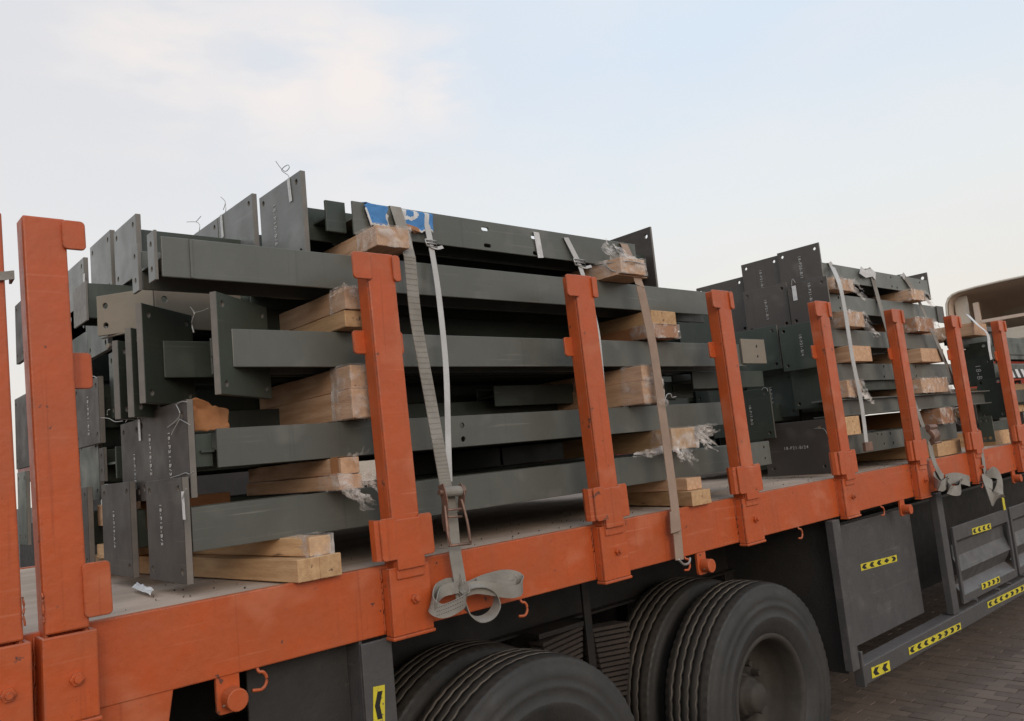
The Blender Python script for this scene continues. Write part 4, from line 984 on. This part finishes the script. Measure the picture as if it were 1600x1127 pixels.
# drill cuttings and grit on the deck
mb = MB(); rn = random.Random(3)
for k in range(260):
    x = rn.uniform(.3, 8); y = rn.uniform(.04, .7)**1; s_ = rn.uniform(.0008, .0022); mb.box(x, x+s_*rn.uniform(1, 4), y, y+s_, -.004, s_*.7)
g_ = part('deck_grit', mb, GREYB, tr); g_['kind'] = 'stuff'

# ------------------------------------------------------------------ straps
def spts(pp): return [PY(a, b_, y) for a, b_, y in pp]
def strap(root, pp, w, mt, th=.003, nm='webbing', wd=(1, 0, 0), sm=4):
    mb = MB(); mb.ribbon(smooth(spts(pp), sm), wd, w, th); return part(nm, mb, mt, root)
def over(root, pp, w, mt, yback=1.9):
    ps = spts(pp); a = ps[0]; mb = MB(); top_ = a.z+.006
    pts = [Vector((a.x, yback, top_)), Vector((a.x, .34, top_)), Vector((a.x, .16, top_)), Vector((a.x, a.y, top_-.004))]+ps[0:]
    mb.ribbon(pts, (1, 0, 0), w, .002); return part('webbing', mb, mt, root)
# grey ratchet strap
q = thing('ratchet_strap', 'grey webbing strap with a rusty ratchet, its spare end looped below the deck edge', 'ratchet strap', PY(712, 860, -.05))
top = PY(622, 330, .14)
strap(q, [(640, 400, .02), (650, 500, .01), (668, 600, -.01), (686, 700, -.03), (697, 762, -.05)], .052, WEB)
o = q.children[-1]
ribs = MB(); ps = smooth(spts([(640, 402, .02), (650, 500, .01), (668, 600, -.01), (686, 700, -.03), (697, 762, -.05)]), 12)
for p in ps[::1]: ribs.obox(p+Vector((0, -.0022, 0)), Vector((.025, 0, 0)), Vector((0, .0008, 0)), Vector((0, 0, .0022)))
part('webbing_rib', ribs, WEB, o)['kind'] = 'stuff'
over(q, [(618, 324, .132), (630, 360, .10), (640, 402, .02)], .052, WEB)
strap(q, [(708, 840, -.06), (712, 870, -.065), (718, 905, -.07), (722, 935, -.075)], .052, WEB)
strap(q, [(700, 765, -.05), (706, 800, -.055), (710, 845, -.06)], .046, WEB)
# ratchet body: two side plates, drum, handle bars
pc = lambda a, b_, y=-.07: PY(a, b_, y)
for (a0, b0, a1, b1_, nm) in ((689, 762, 698, 830, 'ratchet_plate'), (717, 762, 722, 800, 'ratchet_plate')):
    mb = MB(); p = pc(a0, b0); r = pc(a1, b1_); mb.ribbon(smooth([p+Vector((0, 0, .01)), p.lerp(r, .3)+Vector((0, -.012, 0)), p.lerp(r, .7), r], 4), (0, 1, 0), .035, .004); part(nm, mb, STEEL, q, .001)
mb = MB(); ps = [pc(695, 790, -.085), pc(700, 835, -.10), pc(704, 853, -.10)]; mb.tube(smooth(ps), .005, 8); ps = [pc(721, 780, -.085), pc(730, 815, -.10), pc(735, 848, -.10)]; mb.tube(smooth(ps), .005, 8)
mb.tube([pc(702, 853, -.10), pc(736, 849, -.10)], .005, 8); mb.tube([pc(700, 797, -.09), pc(722, 795, -.09)], .004, 8); mb.tube([pc(700, 808, -.09), pc(722, 807, -.09)], .004, 8)
part('ratchet_handle', mb, STEEL, q, smooth=True)
mb = MB(); mb.tube([pc(692, 769, -.075), pc(719, 767, -.075)], .019, 14); part('ratchet_drum', mb, WEB, q)
mb = MB(); mb.tube([pc(686, 770, -.075), pc(691, 769.5, -.075)], .010, 10); mb.tube([pc(719, 767, -.075), pc(723, 767, -.075)], .022, 12); part('ratchet_gear', mb, STEEL, q)
# loops of spare webbing
def loop(root, pp, w, wd): 
    mb = MB(); mb.ribbon(smooth(spts(pp), 8), wd, w, .0035); return part('spare_loop', mb, WEB, root, smooth=False)
Zt = (.18, 0, 1)
loop(q, [(722, 905, -.085), (712, 912, -.06), (696, 915, -.045), (680, 925, -.06), (675, 945, -.10), (690, 955, -.13), (712, 948, -.14), (728, 935, -.12), (722, 915, -.09)], .046, (.35, 0, 1))
loop(q, [(716, 918, -.09), (705, 920, -.07), (692, 924, -.065), (684, 935, -.08), (680, 950, -.12)], .040, (.35, 0, 1))
loop(q, [(726, 920, -.09), (735, 917, -.075), (755, 908, -.06), (785, 900, -.05), (806, 902, -.055), (816, 912, -.08), (812, 922, -.11), (795, 925, -.12), (770, 921, -.11), (745, 918, -.10), (728, 922, -.095)], .044, (.1, 0, 1))
loop(q, [(745, 912, -.08), (770, 907, -.07), (795, 905, -.065), (806, 910, -.08), (800, 917, -.095), (770, 913, -.09), (745, 916, -.09)], .038, (.1, 0, 1))
loop(q, [(718, 925, -.09), (735, 915, -.10), (757, 915, -.10), (772, 926, -.10), (776, 945, -.10), (766, 962, -.10), (748, 968, -.10), (732, 958, -.10), (724, 940, -.10)], .046, (.2, 1, .35))
# stitching rows on the front loop
st = MB()
for rw in range(3):
    for k in range(12):
        a = 683+k*3.6; b_ = 950+rw*6-k*1.15+(k*k)*-.03; p = PY(a, b_, -.151); st.obox(p, Vector((.0022, 0, .0006)), Vector((0, .0006, 0)), Vector((0, 0, .0007)))
part('stitching', st, DARK, q)['kind'] = 'stuff'
# white strap with buckle
q = thing('lashing_strap', 'narrow white strap with a wire buckle, running down beside the grey ratchet strap', 'strap', PY(700, 750, -.04))
over(q, [(663, 334, .142), (667, 350, .135), (672, 376, .125)], .028, WEBW)
strap(q, [(672, 376, .12), (684, 450, .09), (694, 540, .05), (698, 600, .03), (700, 680, .01), (702, 752, -.02)], .026, WEBW, .002)
def buckle(root, px, py, y):
    mb = MB(); c = lambda a, b_: PY(px+a, py+b_, y-.01)
    mb.tube([c(-8, -4), c(9, -1), c(11, 9), c(-5, 6), c(-8, -4)], .0035, 7); mb.tube([c(-6, 1), c(10, 4)], .003, 7); part('wire_buckle', mb, WIRE, root, smooth=True)
    mb = MB(); mb.ribbon(smooth([c(0, 6), c(10, 10), c(20, 8)]), (0, .3, 1), .014, .0015); part('strap_tail', mb, WEBW, root)
buckle(q, 672, 378, .12)
q = thing('lashing_strap', 'white strap with a buckle that passes behind the third visible stake', 'strap', PY(945, 620, .0))
over(q, [(885, 373, .142), (903, 408, .13)], .032, WEBW)
strap(q, [(903, 408, .13), (914, 440, .11), (932, 510, .08), (939, 570, .05), (944, 640, .02), (946, 690, .02)], .028, WEBW, .002)
buckle(q, 904, 408, .13)
q = thing('lashing_strap', 'short pale strap wrapped round the topmost beam between the slots', 'strap', PY(840, 385, .14))
over(q, [(838, 364, .142), (845, 403, .142)], .034, WHITE, .33)
q = thing('lashing_strap', 'tan strap hanging down the right of the near stack, hooked under the deck rail', 'strap', PY(1062, 880, -.04))
over(q, [(975, 382, .14), (984, 402, .10), (1000, 447, .0)], .055, WEBB)
strap(q, [(1000, 447, .0), (1020, 540, .0), (1034, 640, -.01), (1045, 720, -.02), (1055, 800, -.035), (1062, 875, -.04)], .060, WEBB, .003)
mb = MB(); mb.ribbon([PY(1053, 800, -.042), PY(1055, 832, -.046), PY(1057, 832, -.04)], (1, 0, 0), .062, .003); part('webbing_splice', mb, WEBB, q)
mb = MB(); mb.tube(smooth([PY(1060, 874, -.04), PY(1068, 882, -.03), PY(1076, 880, -.01), PY(1078, 872, .0)]), .006, 8); part('strap_hook', mb, WIRE, q, smooth=True)
# middle stack straps
q = thing('lashing_strap', 'white strap falling down the left of the middle stack to a brown end fitting', 'strap', PY(1355, 700, .1))
over(q, [(1297, 412, .14), (1300, 416, .14)], .045, WEBW)
strap(q, [(1300, 416, .14), (1312, 445, .04), (1321, 490, .02), (1332, 560, .02), (1344, 620, .05), (1350, 660, .06), (1354, 695, .07)], .05, WEBW, .003)
mb = MB(); p = PY(1356, 698, .06); mb.obox(p, Vector((.05, 0, 0)), Vector((0, .012, 0)), Vector((0, 0, .03))); part('end_fitting', mb, STEEL, q, .004)
q = thing('ratchet_strap', 'grey strap over the middle stack with a ratchet and looped tail at the sixth stake', 'ratchet strap', PY(1455, 700, -.02))
over(q, [(1358, 421, .142), (1362, 428, .142)], .055, WEB)
strap(q, [(1362, 428, .14), (1376, 480, .13), (1400, 560, .08), (1425, 620, .04), (1443, 668, .0)], .06, WEB)
mb = MB(); mb.ribbon([PY(1344, 422, .13), PY(1352, 428, .12), PY(1362, 426, .13), PY(1368, 432, .13)], (0, 0, 1), .06, .003); part('knotted_end', mb, WHITE, q)
mb = MB(); p0, p1 = PY(1450, 668, -.03), PY(1458, 692, -.03); mb.ribbon(smooth([p0, p0.lerp(p1, .5)+Vector((0, -.03, 0)), p1], 5), (1, 0, 0), .11, .03); part('ratchet_body', mb, STEEL, q, .006)
mb = MB(); mb.tube([p1+Vector((-.06, -.03, .0)), p1+Vector((.06, -.03, 0))], .008, 8); part('ratchet_bar', mb, STEEL, q)
mb = MB(); mb.tube([p0+Vector((-.06, -.02, 0)), p0+Vector((.07, -.02, 0))], .02, 10); part('ratchet_drum', mb, STEEL, q)
strap(q, [(1453, 690, -.03), (1456, 710, -.04), (1463, 730, -.06), (1473, 748, -.07)], .065, WEB)
for pp, w in (([(1474, 748, -.07), (1462, 744, -.05), (1460, 752, -.08), (1470, 760, -.14), (1478, 755, -.10), (1474, 748, -.08)], .07), ([(1478, 750, -.07), (1490, 748, -.04), (1500, 756, -.06), (1499, 766, -.13), (1486, 766, -.14), (1480, 758, -.10)], .07), ([(1478, 750, -.06), (1495, 747, -.03), (1515, 752, -.03)], .08)):
    loop(q, pp, w, (.2, 0, 1))
q = thing('lashing_strap', 'pale strap crossing the right end of the middle stack, half hidden behind a stake', 'strap', PY(1470, 520, .1))
over(q, [(1411, 430, .142), (1414, 434, .142)], .055, WEBW)
strap(q, [(1414, 434, .14), (1428, 455, .13), (1440, 480, .11), (1455, 515, .07), (1475, 560, .05), (1500, 620, .03), (1525, 670, .0), (1532, 695, -.04), (1538, 730, -.06), (1542, 760, -.06)], .055, WEB)
loop(q, [(1540, 745, -.06), (1552, 738, -.04), (1562, 748, -.04), (1560, 775, -.06), (1552, 782, -.1), (1545, 765, -.11), (1542, 745, -.08)], .09, (1, 0, .3))
q = thing('lashing_strap', 'pale strap sloping over the farthest stack beside the eighth stake', 'strap', PY(1548, 560, .05))
strap(q, [(1512, 492, .2), (1528, 508, .1), (1543, 522, .02), (1546, 545, .0), (1549, 562, .0)], .05, WHITE)
q = thing('striped_sheeting', 'black and white striped sheeting on the farthest stack, right of the eighth stake', 'sheeting', PY(1590, 580, .1))
for (a0, b0, a1, b1_, y) in ((1572, 577, 1612, 590, .05),):
    mb = MB(); n = 9
    for k in range(n):
        u0, u1 = k/n, (k+1)/n; mb.cur = k % 2
        A = PY(a0+(a1-a0)*u0, b0, y); B = PY(a0+(a1-a0)*u1, b0, y); Cc = PY(a0+(a1-a0)*u1+6, b1_, y-.02); D = PY(a0+(a1-a0)*u0+6, b1_, y-.02)
        off = Vector((0, .006, 0)); mb.add([A, B, Cc, D, A+off, B+off, Cc+off, D+off], [(0, 3, 2, 1), (4, 5, 6, 7), (0, 1, 5, 4), (2, 3, 7, 6)])
    part('sheet', mb, [DARK, WHITE], q)
# grey rag on the leftmost stake
q = thing('tie_rope', 'grey cloth tie wound round the leftmost stake', 'rope', PY(10, 430, -.06))
mb = MB(); c = PY(5, 432, -.06); mb.ribbon([c+Vector((-.1, -.003, -.012)), c+Vector((.0, -.004, .0)), c+Vector((.022, .0, .006)), c+Vector((.026, .06, .006))], (0, 0, 1), .022, .006); part('tie', mb, WEB, q)

# ------------------------------------------------------------------ truck cab
CX = 14.0
cab = thing('truck_cab', 'cream and red truck cab with a tall rounded roof fairing, beyond the load', 'truck cab', (CX+1, 1.25, GZ))
roof = PX(1562, 560, CX).z
yl = PX(1487, 480, CX).y; ztop = PX(1500, 459, CX).z
ry = PX(1562, 540, CX)
zr = PX(1580, 512, CX).z
part('rear_wall', MB().box(CX, CX+.05, -.02, 2.45, -.8, zr-.42), RED, cab, .01)
part('upper_panel', MB().box(CX-.02, CX+.05, -.02, 2.35, zr-.415, zr-.2), CREAM, cab, .01)
part('roof_rim', MB().box(CX-.03, CX+1.8, -.02, 2.35, zr-.195, zr), CREAM, cab, .02)
part('trim_stripe', MB().box(CX-.012, CX-.002, -.02, .9, zr-.72, zr-.56), CREAM, cab)
part('side_wall', MB().box(CX+.05, CX+1.9, -.02, .03, -.8, zr-.2), RED, cab, .01); part('side_wall', MB().box(CX+.05, CX+1.9, 2.40, 2.45, -.8, zr-.2), RED, cab, .01)
# fairing: hollow shell, rounded section, open towards the load
yc = (yl+.05)/2; hw = (yl-.05)/2; mb = MB(); sec = []
zb = zr-.05; H_ = ztop-zb
for (a, b_) in [(-1, 0), (-1, .3), (-1, .6), (-.99, .78), (-.955, .90), (-.90, .965), (-.82, 1.0), (-.6, 1.03), (-.3, 1.05), (0, 1.055), (.3, 1.05), (.6, 1.03), (.82, 1.0), (.90, .965), (.955, .90), (.99, .78), (1, .6), (1, .3), (1, 0)]:
    sec.append((yc+hw*a, zb+H_*b_))
n = len(sec); stn = [(CX-.25, 1.0), (CX+.4, .99), (CX+.9, .92), (CX+1.3, .75), (CX+1.6, .45), (CX+1.75, .12)]
for x_, s_ in stn:
    for (y_, z_) in sec: mb.v.append((x_, yc+(y_-yc)*(1-(1-s_)*.25), zb+(z_-zb)*s_))
for i in range(len(stn)-1):
    for j in range(n-1): mb.f.append((i*n+j, (i+1)*n+j, (i+1)*n+j+1, i*n+j+1)); mb.mi.append(0)
me = mb.mesh('roof_fairing', [CREAM, CREAMD], True); fix(me)
o = obj('roof_fairing', me, cab); sm = o.modifiers.new('t', 'SOLIDIFY'); sm.thickness = .03; sm.offset = 0
mb2 = MB(); mb2.v = [(v[0]+.0, yc+(v[1]-yc)*.972, zb+(v[2]-zb)*.965) for v in mb.v]; mb2.f = list(mb.f); mb2.mi = [0]*len(mb.f); me = mb2.mesh('fairing_lining', CREAMD, True); obj('fairing_lining', me, cab)
mb = MB(); yy = PX(1530, 500, CX).y; mb.box(CX-.12, CX-.06, yy-.06, yy+.02, zb, zb+H_*.72); mb.box(CX-.13, CX-.07, yy-.7, yy-.06, zb+H_*.25, zb+H_*.32); mb.box(CX-.13, CX-.07, yy+.02, yy+.25, zb+H_*.1, zb+H_*.3)
part('fairing_bracket', mb, CREAMD, cab, .006)
mb = MB(); mb.box(CX-.06, CX-.03, yy+.1, yl-.06, zb, zb+H_*.93); part('fairing_side_panel', mb, CREAM, cab, .02)
mb = MB(); p = PX(1593, 546, CX-.4); mb.box(CX-.42, CX-.3, p.y-.2, p.y+.3, p.z-.15, p.z+.12); part('air_intake', mb, FRAME, cab, .02)

part('cab_chassis', MB().box(11.4, 20, .15, 2.35, -1.35, -.26), DARK, cab); part('mudguard', MB().box(11.2, 20, -.05, -.03, -1.0, -.3), DARK, cab); part('cab_floor', MB().box(CX, CX+1.9, 0, 2.4, -.9, -.8), DARK, cab)
# ------------------------------------------------------------------ background truck behind the load
bt = thing('parked_lorry', 'red and cream parked lorry glimpsed through the gaps in the load', 'lorry', (5, 7, GZ))
part('side_panel', MB().box(1.95, 2.35, 6, 8.2, .55, 1.02), RDK, bt); part('corner_post', MB().box(2.22, 2.28, 5.96, 5.995, -.4, 1.15), WHT, bt); part('corner_post', MB().box(2.36, 2.46, 5.96, 6.0, .2, 1.02), RED, bt)
part('lower_panel', MB().box(4.2, 6.2, 6, 8.2, .12, .52), CREAM, bt); part('side_panel', MB().box(6.25, 14, 6, 8.2, .1, .52), RDK, bt); part('trim_rail', MB().box(6.3, 9.0, 5.96, 5.99, .20, .28), CREAM, bt)
part('body', MB().box(1.95, 14, 6.01, 8.2, -.9, .1), DARK, bt); part('body', MB().box(2.5, 4.15, 6, 8.2, .11, .75), DARK, bt)
for x in (3.2, 4.6, 9, 10.4):
    w_ = bpy.data.objects.new('wheel', TY); C.objects.link(w_); w_.parent = bt; w_.location = Vector((x, 6.2, WZ))-bt.location
